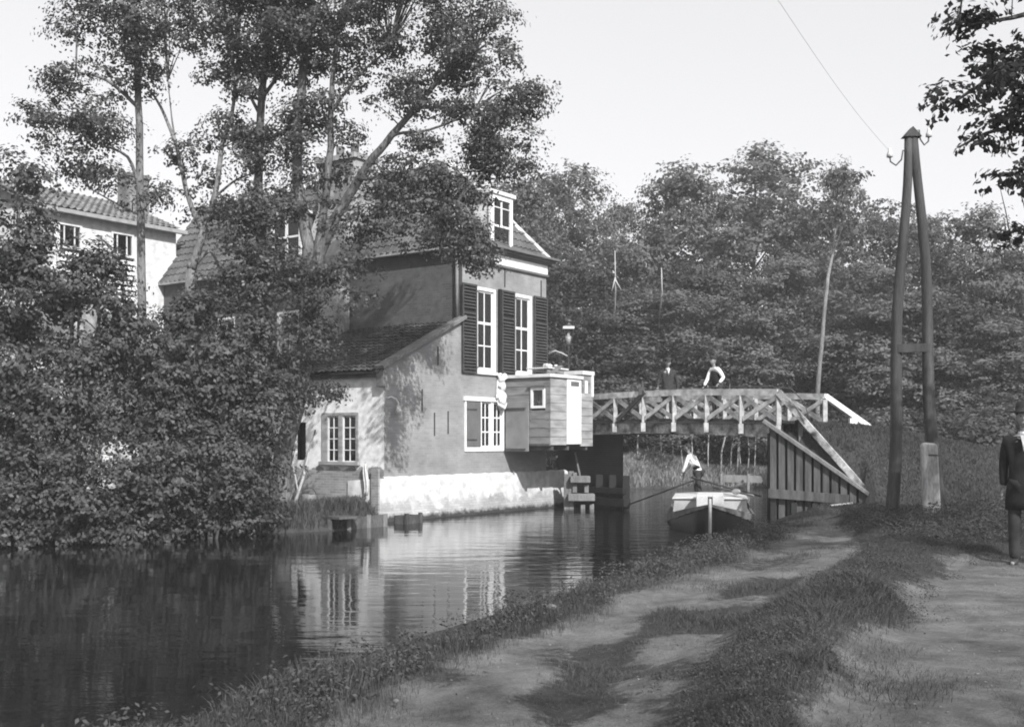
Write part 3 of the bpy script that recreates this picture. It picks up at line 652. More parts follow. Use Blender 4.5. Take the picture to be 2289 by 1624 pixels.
mb = MB(); n_ = 30
for i in range(n_+1):
    y = y0+.09+(y1-y0-.2)*i/n_
    for z in (z0+.62, z1-.08): mb.v.append((.12+.01*math.sin(i*1.7), y, z))
for i in range(n_): mb.f.append((2*i, 2*i+2, 2*i+3, 2*i+1))
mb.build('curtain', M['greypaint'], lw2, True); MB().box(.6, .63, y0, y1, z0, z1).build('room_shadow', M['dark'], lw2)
# pilaster strip of brick at the corner foot
mb = MB(); mb.box(-.10, -.045, .1, .34, .1, 1.3); mb.build('corner_buttress', M['leanwall'], house)

# ---- small things on and by the house
o = empty('insulator_bracket', hp(.28, 0, 2.95), HA); tag(o, 'small white insulator on a curved bracket, fixed to the corner of the grey brick wall', 'bracket')
MB().tube([(-.2, -.02, .12), (-.08, -.06, .16), (.04, -.12, .10), (.1, -.14, .0), (.1, -.14, -.1)], .018, 8).build('bracket_arm', M['cream'], o, True)
MB().lathe([(.0, .06), (.05, .05), (.055, -.02), (.075, -.05), (.08, -.12), (.05, -.13), (.05, -.18), (.0, -.18)], (.1, -.14, -.12), 12).build('insulator', M['porcelain'], o, True)
o = empty('hanging_cloth', hp(-.06, .55, 1.45), HA); tag(o, 'pale rag hanging from the sill corner of the lean-to window', 'cloth')
mb = MB(); n_ = 9
for i in range(10):
    z = -i*.085
    wd = .03+.07*math.sin(min(1, i/6)*PI*.6)*(1-.05*i)
    for k in range(n_): a = -1+2*k/(n_-1); mb.v.append((-.05+.03*math.sin(k*1.6+i*.3), -.02+a*wd+.02*math.sin(i*.7), z-.05*abs(a)*(i == 9)))
for i in range(9):
    for k in range(n_-1): mb.f.append((i*n_+k, i*n_+k+1, (i+1)*n_+k+1, (i+1)*n_+k))
c = mb.build('rag', M['cloth'], o, True); sdm = c.modifiers.new('thick', 'SOLIDIFY'); sdm.thickness = .012
MB().ball((-.05, -.02, .01), .018, 8, 6).build('nail', M['iron'], o)

# ================================================================== overhanging cabin
cabin = empty('wooden_cabin', hp(5.12, 0, 0), HA)
tag(cabin, 'boarded wooden cabin overhanging the water, with one small white framed window', 'cabin')
PR = 1.56; CW = 2.12; zb, ztp = 1.87, 3.80
def boards(mb, p, q, z0, z1, n_, th=.03, gap=.012):
    p = Vector(p); q = Vector(q); h_ = (z1-z0)/n_
    for i in range(n_):
        a = z0+i*h_; off = .004*math.sin(i*2.7)
        mb.beam((p.x+off, p.y+off, a+h_/2), (q.x+off, q.y+off, a+h_/2), th, h_-gap)
    return mb
cw0, cw1 = -.92, -1.40      # window on the left face, y range
mb = MB()
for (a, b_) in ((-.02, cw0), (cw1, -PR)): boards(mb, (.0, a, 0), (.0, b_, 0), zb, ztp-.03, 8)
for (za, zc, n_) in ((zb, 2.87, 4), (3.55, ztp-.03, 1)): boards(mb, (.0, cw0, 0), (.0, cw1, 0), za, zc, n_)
mb.build('side_boarding', M['board'], cabin)  # side boards coloured darker than the front, shade put into the tone
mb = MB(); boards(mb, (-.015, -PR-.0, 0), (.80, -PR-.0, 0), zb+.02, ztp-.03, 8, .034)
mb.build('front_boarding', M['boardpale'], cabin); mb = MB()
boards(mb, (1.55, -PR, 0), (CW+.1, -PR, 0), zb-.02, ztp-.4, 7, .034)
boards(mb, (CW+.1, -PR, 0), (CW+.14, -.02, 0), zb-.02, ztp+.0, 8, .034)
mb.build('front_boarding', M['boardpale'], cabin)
mb = MB(); mb.box(.80, 1.55, -PR-.05, -PR-.012, zb+.04, ztp-.05); dr = mb.build('door', M['white'], cabin, bevel=.01); dr['label'] = 'tall whitewashed panel of the cabin'
MB().box(.98, 1.4, -PR-.062, -PR-.051, ztp-.23, ztp-.10).build('door_grille', M['greydark'], dr)
mb = MB(); mb.box(-.02, CW+.12, -PR+.02, -.02, zb+.0, zb+.06); [mb.box(x, x+.1, -PR+.03, .2, zb-.12, zb-.003) for x in (.1, .9, 1.9)]
mb.build('floor_joists', M['timberdk'], cabin)
mb = MB(); mb.box(-.08, .0, -PR-.06, -.01, ztp-.02, ztp+.07); mb.box(.003, 1.62, -PR-.08, -PR-.02, ztp-.02, ztp+.07); mb.build('fascia', M['cream'], cabin, bevel=.006)
MB().box(.003, CW-.45, -PR-.017, -.01, ztp-.0, ztp+.05).build('flat_roof', M['lead'], cabin)
# higher rear block at the far end
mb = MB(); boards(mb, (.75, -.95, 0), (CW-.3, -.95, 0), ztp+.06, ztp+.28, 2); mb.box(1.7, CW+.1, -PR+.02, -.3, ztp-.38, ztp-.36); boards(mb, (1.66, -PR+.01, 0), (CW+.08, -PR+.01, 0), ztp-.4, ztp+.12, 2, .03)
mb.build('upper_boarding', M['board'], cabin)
mb = MB(); mb.box(.7, CW-.33, -1.02, -.25, ztp+.283, ztp+.32); mb.box(1.62, CW+.16, -PR-.05, -.9, ztp+.125, ztp+.24); mb.build('roof_edge', M['cream'], cabin, bevel=.005)
mb = MB(); mb.box(CW+.02, CW+.12, -PR-.04, -PR+.03, ztp-.5, ztp+.123); mb.box(1.76, 1.90, -PR-.045, -PR-.02, ztp-.42, ztp-.05); mb.build('white_post', M['white'], cabin)
# cabin window
mb = MB()
zz0, zz1 = 2.92, 3.50
for a in ((-.05, .03, cw1, cw1+.07, zz0, zz1), (-.05, .03, cw0-.07, cw0, zz0, zz1), (-.05, .03, cw1+.07, cw0-.07, zz1-.07, zz1), (-.05, .03, cw1+.07, cw0-.07, zz0, zz0+.07)): mb.box(*a)
cwn = mb.build('window', M['white'], cabin, bevel=.004)
MB().box(-.005, .0, cw1+.07, cw0-.07, zz0+.07, zz1-.07).build('pane', M['glass'], cwn)
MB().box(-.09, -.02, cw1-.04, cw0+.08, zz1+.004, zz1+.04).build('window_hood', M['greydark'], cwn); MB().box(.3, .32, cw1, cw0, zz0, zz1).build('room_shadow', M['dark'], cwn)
o = MB().beam(hp(5.55, -1.3, ztp+.10), hp(6.25, -1.15, ztp+.36), .16, .05).build('loose_plank', M['timber'], None, bevel=.004)
tag(o, 'short weathered plank lying askew on the flat roof of the cabin', 'plank')
mb = MB()
for i in range(9): mb.ball(hp(6.25+random.uniform(-.22, .22), -.75+random.uniform(-.12, .12), ztp+.35+random.uniform(0, .05)), (random.uniform(.05, .1), .07, random.uniform(.03, .07)), 8, 6)
o = mb.build('rag_heap', M['cloth'], None, True); tag(o, 'crumpled white rags heaped on top of the cabin roof', 'rags')

# ================================================================== lamp on its post
lx = at(1270, 765, 34.6); o = empty('street_lamp', (lx.x, lx.y, 0)); tag(o, 'gas lantern on a slim dark iron post at the house end of the bridge', 'street lamp')
MB().lathe([(.09, 2.3), (.07, 2.5), (.045, 2.7), (.035, 3.6), (.05, 3.65), (.03, 3.7), (.026, 4.85), (.05, 4.9), (.05, 4.95)], (0, 0, 0), 12).build('post', M['iron'], o, True)
def ring4(z, r): return [(r*math.cos(PI/4+k*PI/2), r*math.sin(PI/4+k*PI/2), z) for k in range(4)]
mb = MB(); lo, hi = ring4(4.98, .10), ring4(5.46, .21)
for k in range(4): mb.beam(lo[k], hi[k], .022, .022); mb.beam(hi[k], hi[(k+1) % 4], .03, .03); mb.beam(lo[k], lo[(k+1) % 4], .025, .025)
mb.build('lantern_frame', M['iron'], o)
mb = MB(); a, b_ = ring4(4.99, .095), ring4(5.45, .2)
for k in range(4): mb.add([a[k], a[(k+1) % 4], b_[(k+1) % 4], b_[k]], [(0, 1, 2, 3)])
mb.build('lantern_glass', M['glass'], o)
mb = MB(); r1, r2, r3 = ring4(5.47, .23), ring4(5.54, .2), ring4(5.60, .08)
for (p_, q_) in ((r1, r2), (r2, r3)):
    for k in range(4): mb.add([p_[k], p_[(k+1) % 4], q_[(k+1) % 4], q_[k]], [(0, 1, 2, 3)])
mb.lathe([(.08, 5.59), (.06, 5.66), (.11, 5.69), (.09, 5.74), (.0, 5.79)]); mb.build('lantern_roof', M['iron'], o)
mb = MB()
for k in range(4): a_, b_ = ring4(5.50, .235)[k], ring4(5.50, .235)[(k+1) % 4]; mb.beam(a_, b_, .02, .075)
mb.build('lantern_rim', M['cream'], o)
MB().lathe([(0, 5.0), (.07, 5.01), (.10, 5.24), (.05, 5.25), (.03, 5.36), (0, 5.37)]).build('mantle', M['porcelain'], o, True)
MB().tube([(-.62, .1, 4.72), (-.4, .05, 4.80), (-.2, .0, 4.72), (0, 0, 4.62)], .014, 6).build('bracket_arm', M['cream'], o, True)

# ================================================================== BRIDGE
A0 = Vector((2.39, 34, 0)); BD = Vector((.585, -.811, 0)).normalized(); BL = 7.4; WDT = 3.0
def rz(k): return 3.41+.065*math.sin(PI*min(1, max(0, k/BL)))-.11*(k/BL)
def bp_(k, w_, z): return A0+BD*k+Fd*w_+Vector((0, 0, z))
bridge = empty('footbridge', (0, 0, 0)); tag(bridge, 'white painted wooden bridge with crossed railings arching over the canal', 'bridge')
mb = MB(); n_ = 12
for i in range(n_):
    k0, k1 = i*BL/n_-.3*(i == 0), (i+1)*BL/n_+(.5 if i == n_-1 else 0); za, zc = rz(k0)-.86, rz(k1)-.86
    for j in range(1): mb.add([bp_(k0, -.08, za), bp_(k1, -.08, zc), bp_(k1, WDT+.08, zc), bp_(k0, WDT+.08, za), bp_(k0, -.08, za+.07), bp_(k1, -.08, zc+.07), bp_(k1, WDT+.08, zc+.07), bp_(k0, WDT+.08, za+.07)],
        [(0, 3, 2, 1), (4, 5, 6, 7), (0, 1, 5, 4), (2, 3, 7, 6)])
mb.build('deck', M['timberdk'], bridge)
for w_ in (0, 1.0, 2.0, WDT):
    mb = MB()
    for i in range(n_):
        k0, k1 = i*BL/n_-.3*(i == 0), (i+1)*BL/n_; mb.beam(bp_(k0, w_, rz(k0)-1.04), bp_(k1, w_, rz(k1)-1.04), .2, .34)
    mb.build('girder', M['bridgeold'] if w_ in (0, WDT) else M['timberdk'], bridge)
NP = 6
for side, w_ in enumerate((-.13, WDT+.13)):
    sg = -1 if side == 0 else 1
    rail = MB(); 
    for i in range(n_): k0, k1 = i*BL/n_, (i+1)*BL/n_; rail.beam(bp_(k0, w_+.03*sg, rz(k0)-.085), bp_(k1, w_+.03*sg, rz(k1)-.085), .075, .17)
    r_ = rail.build('top_rail', M['bridgew'], bridge); r_['label'] = 'near railing of the bridge' if side == 0 else 'far railing of the bridge'
    for i in range(NP+1):
        k = BL*i/NP; mb = MB(); mb.beam(bp_(k, w_, rz(k)-.9), bp_(k, w_, rz(k)-.172), .12, .12)
        mb.beam(bp_(k, w_+.05*sg, rz(k)-1.16), bp_(k, w_+.05*sg, rz(k)-.903), .13, .13)
        mb.build('railing_post', M['bridgepost'], bridge, bevel=.006)
    mb = MB()
    for i in range(NP):
        k0, k1 = BL*i/NP+.06, BL*(i+1)/NP-.06
        mb.beam(bp_(k0, w_-.02, rz(k0)-.78), bp_(k1, w_-.02, rz(k1)-.2), .035, .115); mb.beam(bp_(k0, w_+.02, rz(k0)-.2), bp_(k1, w_+.02, rz(k1)-.78), .035, .115)
    mb.build('cross_braces', M['bridgew'], bridge)
    MB().beam(bp_(.0, w_, rz(0)-.84), bp_(BL, w_, rz(BL)-.84), .07, .05).build('kerb_rail', M['timberdk'] , bridge)
# sloping handrails down to the bank
e0 = bp_(BL, -.16, rz(BL)-.07); e1 = Vector((8.62, 27.05, .72))
mb = MB(); mb.beam(e0, e1, .16, .17); mb.build('sloping_handrail', M['bridgeold'], bridge, bevel=.01)
mb = MB(); q = e0.lerp(e1, .27); mb.beam((q.x, q.y+.15, q.z-.05), (q.x, q.y+.15, q.z-1.0), .10, .10); mb.build('handrail_post', M['timber'], bridge)
f0 = bp_(BL, WDT+.13, rz(BL)-.07); f1 = Vector((10.25, 31.3, 2.2))
mb = MB(); mb.beam(f0, f1, .14, .15); mb.build('sloping_handrail', M['white'], bridge, bevel=.01)
q = f0.lerp(f1, .52); mb = MB(); mb.box(q.x-.1, q.x+.1, q.y-.08, q.y+.08, q.z-.65, q.z-.06); mb.build('handrail_post', M['white'], bridge)
# dark raking brace and iron clamp with ropes on the near railing
k = 2.45; mb = MB(); mb.beam(bp_(k-1.05, -.22, rz(k)-.82), bp_(k+.12, -.22, rz(k)-.02), .05, .12); mb.build('raking_brace', M['timberdk'], bridge)
mb = MB(); c = bp_(k, -.2, rz(k)+.05); mb.box(c.x-.10, c.x+.10, c.y-.06, c.y+.06, c.z-.16, c.z+.05); mb.lathe([(.05, 0), (.05, .1), (.03, .11), (.03, .18), (0, .19)], (c.x, c.y, c.z+.05), 10); mb.build('iron_clamp', M['iron'], bridge)
MB().tube([bp_(kk, -.18, rz(kk)+.03+(.02 if kk > 5 else .05*math.sin(kk))) for kk in np.linspace(.1, BL, 14)]+[bp_(BL+.4, -.1, rz(BL)-.02), bp_(BL+.75, .0, rz(BL)-.35), bp_(BL+.85, .1, rz(BL)-.75)], .014, 6).build('cable', M['iron'], bridge)
# abutments
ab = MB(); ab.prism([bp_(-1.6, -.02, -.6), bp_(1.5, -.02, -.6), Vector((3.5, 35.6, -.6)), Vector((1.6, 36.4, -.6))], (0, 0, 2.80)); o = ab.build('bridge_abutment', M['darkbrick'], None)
tag(o, 'brick abutment, coloured black for shade, under the house end of the bridge', 'abutment')
o = empty('timber_fender', bp_(1.5, -.1, 0)); tag(o, 'heavy dark timber fender at the foot of the black bridge abutment', 'fender')
L0 = -o.location
mb = MB(); mb.beam(L0+bp_(.1, -.22, .55), L0+bp_(1.75, -.22, .55), .22, .16); mb.beam(L0+bp_(.1, -.26, .22), L0+bp_(1.85, -.26, .22), .26, .22); mb.build('waler', M['tar'], o)
for k in (.5, 1.1, 1.7): MB().beam(L0+bp_(k, -.12, -.5), L0+bp_(k, -.12, 1.0), .2, .2).build('pile', M['tar'], o)
# right-hand abutment and sloping wing wall
wing = empty('plank_wing_wall', W0); tag(wing, 'sloping retaining wall of upright dark planks at the bank end of the bridge', 'retaining wall')
wd_ = (W1-W0); wn = wd_.length; wu = wd_.normalized(); nrm = Vector((wu.y, -wu.x, 0))
if nrm.y > 0: nrm = -nrm
def topz(t): return 2.42-(2.42-.72)*(t/wn)
mb = MB(); t = 0; i = 0
while t < wn-.1:
    wdt = .21; th = .09; c = wu*(t+wdt/2)
    mb.prism([c-wu*(wdt/2-.03)+Vector((0, 0, -.6)), c+wu*(wdt/2-.03)+Vector((0, 0, -.6)), c+wu*(wdt/2-.03)+Vector((0, 0, topz(t+wdt)-.0)), c-wu*(wdt/2-.03)+Vector((0, 0, topz(t)-.06))], nrm*th)
    t += wdt; i += 1
mb.build('piling_planks', M['wingt'], wing)
MB().prism([Vector((0, 0, -.6))-nrm*.03, wd_+Vector((0, 0, -.6))-nrm*.03, wd_+Vector((0, 0, .68))-nrm*.03, Vector((0, 0, 2.4))-nrm*.03], nrm*.02).build('backing_boards', M['tar'], wing)
mb = MB(); mb.beam(Vector((-.12, .05, 2.50))-nrm*0, wd_+wu*.15+Vector((0, 0, .66)), .42, .09, up=(0, 0, 1)); mb.build('coping', M['timber'], wing, bevel=.01)
mb = MB(); mb.beam(nrm*.16+Vector((0, 0, .72)), wu*1.9+nrm*.16+Vector((0, 0, .6)), .13, .22); mb.build('waler', M['wingt'], wing)
mb = MB()
for i in range(5): c = wu*(.1+i*.5)+nrm*.13; mb.beam(c+Vector((0, 0, -.5)), c+Vector((0, 0, .5)), .14, .14)
mb.build('piles', M['tar'], wing)
mb = MB()
for i in range(17): c = Fd*(i*.2+.1)-wu*.03; mb.beam(c+Vector((0, 0, -.6)), c+Vector((0, 0, 2.2)), .19, .08)
mb.build('return_planks', M['tar'], wing)
# plank lying against the slope
# timber landing steps beside the plinth
st = empty('landing_steps', at(1292, 1140, 33.2)); tag(st, 'weathered timber posts and heavy blocks stacked like steps between white plinth and black abutment', 'steps')
st.location.z = 0; ry = st.location
def sp_(px, py): q_ = at(px, py, ry.y); return Vector((q_.x-ry.x, 0, q_.z))
mb = MB()
for px, y0_, y1_ in ((1266, 1058, 1160), (1276, 1052, 1160)): mb.beam(sp_(px, y0_)+Vector((0, .05, 0)), sp_(px, y1_)+Vector((0, .05, 0)), .13, .16)
mb.build('post', M['timber'], st, bevel=.01)
for (a, c, py, h_) in ((1273, 1318, 1070, .2), (1268, 1328, 1110, .22)): MB().beam(sp_(a, py), sp_(c, py), .5, h_).build('block', M['timber'], st, bevel=.02)
for px, y0_, y1_ in ((1284, 1055, 1064), (1322, 1125, 1160), (1302, 1126, 1146), (1310, 1082, 1100), (1284, 1080, 1100)): MB().beam(sp_(px, y0_)-Vector((0, .03, 0)), sp_(px, y1_)-Vector((0, .03, 0)), .13, .13).build('strut', M['timber'], st, bevel=.01)
MB().beam(sp_(1285, 1010), sp_(1296, 1062), .07, .05).build('stake', M['timber'], st)

# ================================================================== white rear building   local x along Fd
r0 = hp(TA-.05, LEN-.4); RB = empty('white_outbuilding', (r0.x, r0.y, 0), HA); tag(RB, 'tall whitewashed outbuilding behind the trees with louvred openings and a mossy tiled roof', 'outbuilding')
BW = 4.7; BH = 9.2
ops = [(-3.9, -3.05), (-2.0, -1.15)]
hol = [(a, b_, 8.05, 8.75) for a, b_ in ops]+[(-2.05, -1.1, 5.2, 6.4)]
mb = MB(); wallface(mb, -BW, .55, .3, BH, hol, 0); mb.add([(-BW, 0, .3), (-BW, 6, .3), (-BW, 6, BH), (-BW, 0, BH)], [(0, 1, 2, 3)]); mb.add([(.55, 0, .3), (.55, 6, .3), (.55, 6, BH), (.55, 0, BH)], [(0, 1, 2, 3)])
mb.build('wall', M['backwall'], RB)
MB().prism([(.552, -.04, .3), (1.3, -.04, .3), (.95, -.04, 7.2), (.75, -.04, 8.2), (.552, -.04, 8.3)], (0, .5, 0)).build('buttress', M['backwall'], RB)
for a, b_ in ops:
    f = MB().box(a, b_, -.04, .06, 8.0, 8.08).box(a, a+.07, -.04, .06, 8.08, 8.72).box(b_-.07, b_, -.04, .06, 8.08, 8.72).box(a, b_, -.04, .06, 8.72, 8.8).box((a+b_)/2-.2, (a+b_)/2-.16, 0, .05, 8.08, 8.72).box((a+b_)/2+.16, (a+b_)/2+.2, 0, .05, 8.08, 8.72).build('window', M['cream'], RB)
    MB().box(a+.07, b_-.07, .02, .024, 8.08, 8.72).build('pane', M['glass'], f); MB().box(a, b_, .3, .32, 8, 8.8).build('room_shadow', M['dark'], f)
    mb = MB(); mb.box(a, b_, -.02, -.005, 6.55, 7.98); sh = mb.build('louvred_panel', M['dark'], RB)
    mb = MB(); z = 6.6
    while z < 7.9: mb.add([(a, -.10, z), (b_, -.10, z), (b_, -.03, z+.12), (a, -.03, z+.12), (a, -.10, z+.02), (b_, -.10, z+.02), (b_, -.03, z+.14), (a, -.03, z+.14)], [(0, 1, 2, 3), (4, 5, 6, 7), (0, 4, 5, 1), (0, 3, 7, 4), (1, 2, 6, 5)]); z += .165
    mb.box(a-.05, a, -.11, -.0, 6.5, 8.0); mb.box(b_, b_+.05, -.11, -.0, 6.5, 8.0); mb.build('louvres', M['cream'], sh)
f = MB().box(-2.05, -1.1, -.03, .06, 5.2, 5.28).box(-2.05, -1.98, -.03, .06, 5.28, 6.4).box(-1.17, -1.1, -.03, .06, 5.28, 6.4).box(-1.6, -1.55, -.02, .05, 5.28, 6.4).box(-1.98, -1.17, -.02, .05, 5.8, 5.85).build('window', M['cream'], RB)
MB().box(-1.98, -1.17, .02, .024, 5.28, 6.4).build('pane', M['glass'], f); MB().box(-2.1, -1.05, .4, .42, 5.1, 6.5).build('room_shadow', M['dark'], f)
mb = MB(); sv = Vector((0, 3.1, 1.25)); pantiles(mb, (-BW-.15, -.2, BH-.02), (1, 0, 0), sv, BW+.85, sv.length, lambda u, v: v < sv.length)
mb.prism([(-BW-.15, -.2, BH-.07), (.7, -.2, BH-.07), (.7, 2.9, BH+1.18), (-BW-.15, 2.9, BH+1.18)], (0, 0, .03)); mb.prism([(-BW-.15, 2.9, BH+1.18), (.7, 2.9, BH+1.18), (.7, 6.1, BH-.07), (-BW-.15, 6.1, BH-.07)], (0, 0, .03))
mb.add([(-BW, 0, BH), (-BW, 6, BH), (-BW, 2.9, BH+1.1)], [(0, 1, 2)]); mb.add([(.55, 0, BH), (.55, 6, BH), (.55, 2.9, BH+1.1)], [(0, 1, 2)])
rf = mb.build('roof', M['tilepale'], RB)
MB().box(-BW-.2, .75, -.36, -.2, BH-.16, BH-.04).build('gutter', M['lead'], RB)
MB().box(.0, .8, 1.8, 2.5, BH+.5, BH+2.0).box(-.06, .86, 1.74, 2.56, BH+2.003, BH+2.12).build('chimney', M['tilepale'], rf)

# ================================================================== timber quay, drain box
qy = empty('timber_quay', at(800, 1172, 26.2)); qy.location.z = 0; tag(qy, 'low timber edging holding the bank in front of the lean-to', 'quay edge'); ql = -qy.location
a = Vector((-4.25, 25.9, 0)); b_ = Vector((-3.05, 27.1, 0))
qa = at(735, 1185, 25.0); qa.z = 0; qb = at(862, 1175, 26.3); qb.z = 0
mb = MB(); mb.beam(ql+qa.lerp(qb, .36)+Vector((0, 0, .10)), ql+qb+Vector((0, 0, .14)), .06, .30); mb.build('edge_planks', M['timberdk'], qy)
for k in (.35, .7, 1.0): MB().beam(ql+qa.lerp(qb, k)+Vector((0, -.06, -.3)), ql+qa.lerp(qb, k)+Vector((0, -.06, .3)), .09, .09).build('stake', M['timber'], qy)
dr = empty('drain_box', (qa.x, qa.y, 0)); tag(dr, 'square wooden drain box with a dark opening in the left bank edge', 'drain box')
dd = (qb-qa).normalized(); dn = Vector((dd.y, -dd.x, 0))
for (p_, q_, w_, h_) in ((Vector((0, 0, .05)), Vector((0, 0, .05)), 0, 0),): pass
mb = MB(); mb.beam(dd*0+Vector((0, 0, .29)), dd*.66+Vector((0, 0, .29)), .7, .05); mb.beam(dd*.03+Vector((0, 0, -.2)), dd*.03+Vector((0, 0, .26)), .08, .1); mb.beam(dd*.6+Vector((0, 0, -.2)), dd*.6+Vector((0, 0, .26)), .1, .1)
mb.beam(dd*.03-dn*.0+Vector((0, 0, .05)), dd*.03-dn*.7+Vector((0, 0, .05)), .05, .42); mb.beam(dd*.63+Vector((0, 0, .05)), dd*.63-dn*.7+Vector((0, 0, .05)), .05, .42); mb.build('box_frame', M['timberdk'], dr); mb = MB(); mb.beam(dd*.06-dn*.35+Vector((0, 0, .08)), dd*.57-dn*.35+Vector((0, 0, .08)), .03, .38); mb.build('box_back', M['dark'], dr)
bx = at(920, 1168, 27.2); bo = empty('sunken_crate', (bx.x, bx.y, 0), HA); tag(bo, 'dark boarded box standing in the water against the left end of the white plinth', 'box')
mb = MB(); mb.box(-.26, .26, -.02, .02, -.3, .2); mb.box(-.26, .26, .3, .34, -.3, .2); mb.box(-.28, -.24, .02, .3, -.3, .2); mb.box(.24, .28, .02, .3, -.3, .2); mb.build('boards', M['timberdk'], bo)
for x in (-.26, .26): MB().box(x-.04, x+.04, -.09, -.021, -.4, .26).build('stake', M['timberdk'], bo)
bk = at(690, 1105, 26.9); bk.z = hz(bk.x, bk.y)
bo = empty('wicker_basket', bk); tag(bo, 'small round pale basket on the ground left of the lean-to', 'basket')
MB().lathe([(0, .02), (.14, .02), (.17, .1), (.18, .24), (.16, .25), (.15, .12), (0, .06)], (0, 0, 0), 18).build('basket_body', M['timber'], bo, True); MB().tube([(.17*math.cos(a_), 0, .24+.17*math.sin(a_)) for a_ in np.linspace(0, PI, 12)], .012, 6).build('basket_handle', M['timberdk'], bo, True)
LBL = ['longest pale pole, leaning steeply to the right in front of the bush by the lean-to', 'forked pale pole, standing most upright of those leaning by the lean-to', 'low dark pole, leaning furthest over of those beside the lean-to', 'thin short pole behind the others leaning beside the lean-to']
for i, (a_, b2, r_, mt) in enumerate((((640, 1085, 26.3), (705, 960, 27.2), .035, 'timber'), ((655, 1115, 26.2), (690, 1010, 26.8), .04, 'deadwood'), ((600, 1040, 26.6), (665, 950, 27.3), .03, 'timberdk'), ((620, 1060, 26.8), (660, 1000, 27.4), .025, 'timber'))):
    p_, q_ = at(*a_), at(*b2); p_.z = min(p_.z, hz(p_.x, p_.y)-.03); mid = p_.lerp(q_, .5)+Vector((.04, 0, .02))
    o = MB().tube([p_, mid, q_], [r_, r_*.85, r_*.6], 8)
    if i == 1: o.tube([p_.lerp(q_, .3), at(655, 1040, 26.6)], [r_*.7, r_*.4], 8)
    o = o.build('leaning_pole', M[mt], None, True); tag(o, LBL[i], 'pole', 'poles leaning beside the lean-to')

# ================================================================== A-FRAME POLE
ap = empty('telegraph_pole', (7.65, 21.45, 0)); tag(ap, 'tall dark A-shaped double telegraph pole with a cross bar and two insulators', 'telegraph pole'); al = -ap.location
apx = Vector((.3568*21.5, 21.5, 8.0))
lp = Vector((7.30, 21.6, .3)); rp = Vector((8.13, 21.3, .3))
def wob_line(p_, q_, r0_, r1_, n_=16, am=.03, ph=0):
    pts = [p_.lerp(q_, i/n_)+Vector((am*math.sin(i*.55+ph), 0, 0)) for i in range(n_+1)]; return pts, [r0_+(r1_-r0_)*i/n_ for i in range(n_+1)]
for (b0_, ph, dx, nm) in ((lp, 0, -.075, 'left leg'), (rp, 2, .085, 'right leg')):
    pts, rd = wob_line(al+b0_, al+apx+Vector((dx, 0, -.12)), .128, .08, 16, .045, ph); MB().tube(pts, rd, 12).build('leg', M['pole'], ap, True)
mb = MB(); c = al+apx; mb.add([c+Vector((-.17, -.11, -.17)), c+Vector((.17, -.11, -.17)), c+Vector((0, -.11, .02)), c+Vector((-.17, .11, -.17)), c+Vector((.17, .11, -.17)), c+Vector((0, .11, .02))], [(0, 1, 2), (5, 4, 3), (0, 3, 4, 1), (1, 4, 5, 2), (2, 5, 3, 0)]); mb.build('cap', M['pole'], ap)
zc = 3.78; mb = MB(); f = (zc-.3)/7.7; mb.beam(al+lp.lerp(apx, f)+Vector((-.05, -.05, 0)), al+rp.lerp(apx, f)+Vector((.05, -.05, 0)), .14, .16); mb.build('cross_bar', M['pole'], ap)
for (zz, sg, ln) in ((7.56, -1, .30), (7.95, 1, .22)):
    c = al+apx+Vector((sg*.09, -.02, zz-8.0)); pts = [c, c+Vector((sg*ln*.25, 0, .02)), c+Vector((sg*ln*.35, 0, -.16)), c+Vector((sg*ln*.7, 0, -.27)), c+Vector((sg*ln*1.05, 0, -.2)), c+Vector((sg*ln*1.1, 0, -.08))]
    ho = MB().tube(pts, .016, 8).build('insulator_hook', M['iron'], ap, True)
    e = pts[-1]; MB().lathe([(.0, .17), (.03, .165), (.036, .1), (.058, .06), (.062, 0), (.04, -.01), (0, -.01)], (e.x, e.y, e.z-.03), 12).build('insulator', M['porcelain'], ho, True)
ie = apx+Vector((-.09-.33, -.02, -.44-.0)); far = at(1740, 10, 60)
far = Vector((ie.x-12.0, ie.y+28, ie.z+9.5))
far = at(1745, 10, 13.2)
pts = [ie.lerp(far, i/20)-Vector((0, 0, .10*math.sin(PI*i/20))) for i in range(21)]
pts += [far+(far-ie)*.4*j for j in (1, 2)]
o = MB().tube(pts, .0024, 5).build('telegraph_wire', M['lead']); tag(o, 'thin wire running up across the sky from the left insulator of the A-shaped pole', 'wire')
sp = empty('stump_post', (7.80, 20.75, 0)); tag(sp, 'stout pale round-topped post against the right leg of the A-shaped pole', 'post')
mb = MB(); prof = [(-.155, .35), (.155, .35), (.15, 1.5), (.145, 1.90), (.11, 1.96), (-.10, 1.98), (-.155, 1.93), (-.16, 1.5)]
mb.prism([(x-.06*(z-.5)/1.4, -.06, z) for x, z in prof], (0, .14, 0)); mb.build('post_body', M['palepost'], sp, bevel=.03)
MB().tube([(-.1, -.07, 1.75), (.12, -.075, 1.74)], .012, 6).build('bolt', M['iron'], sp)

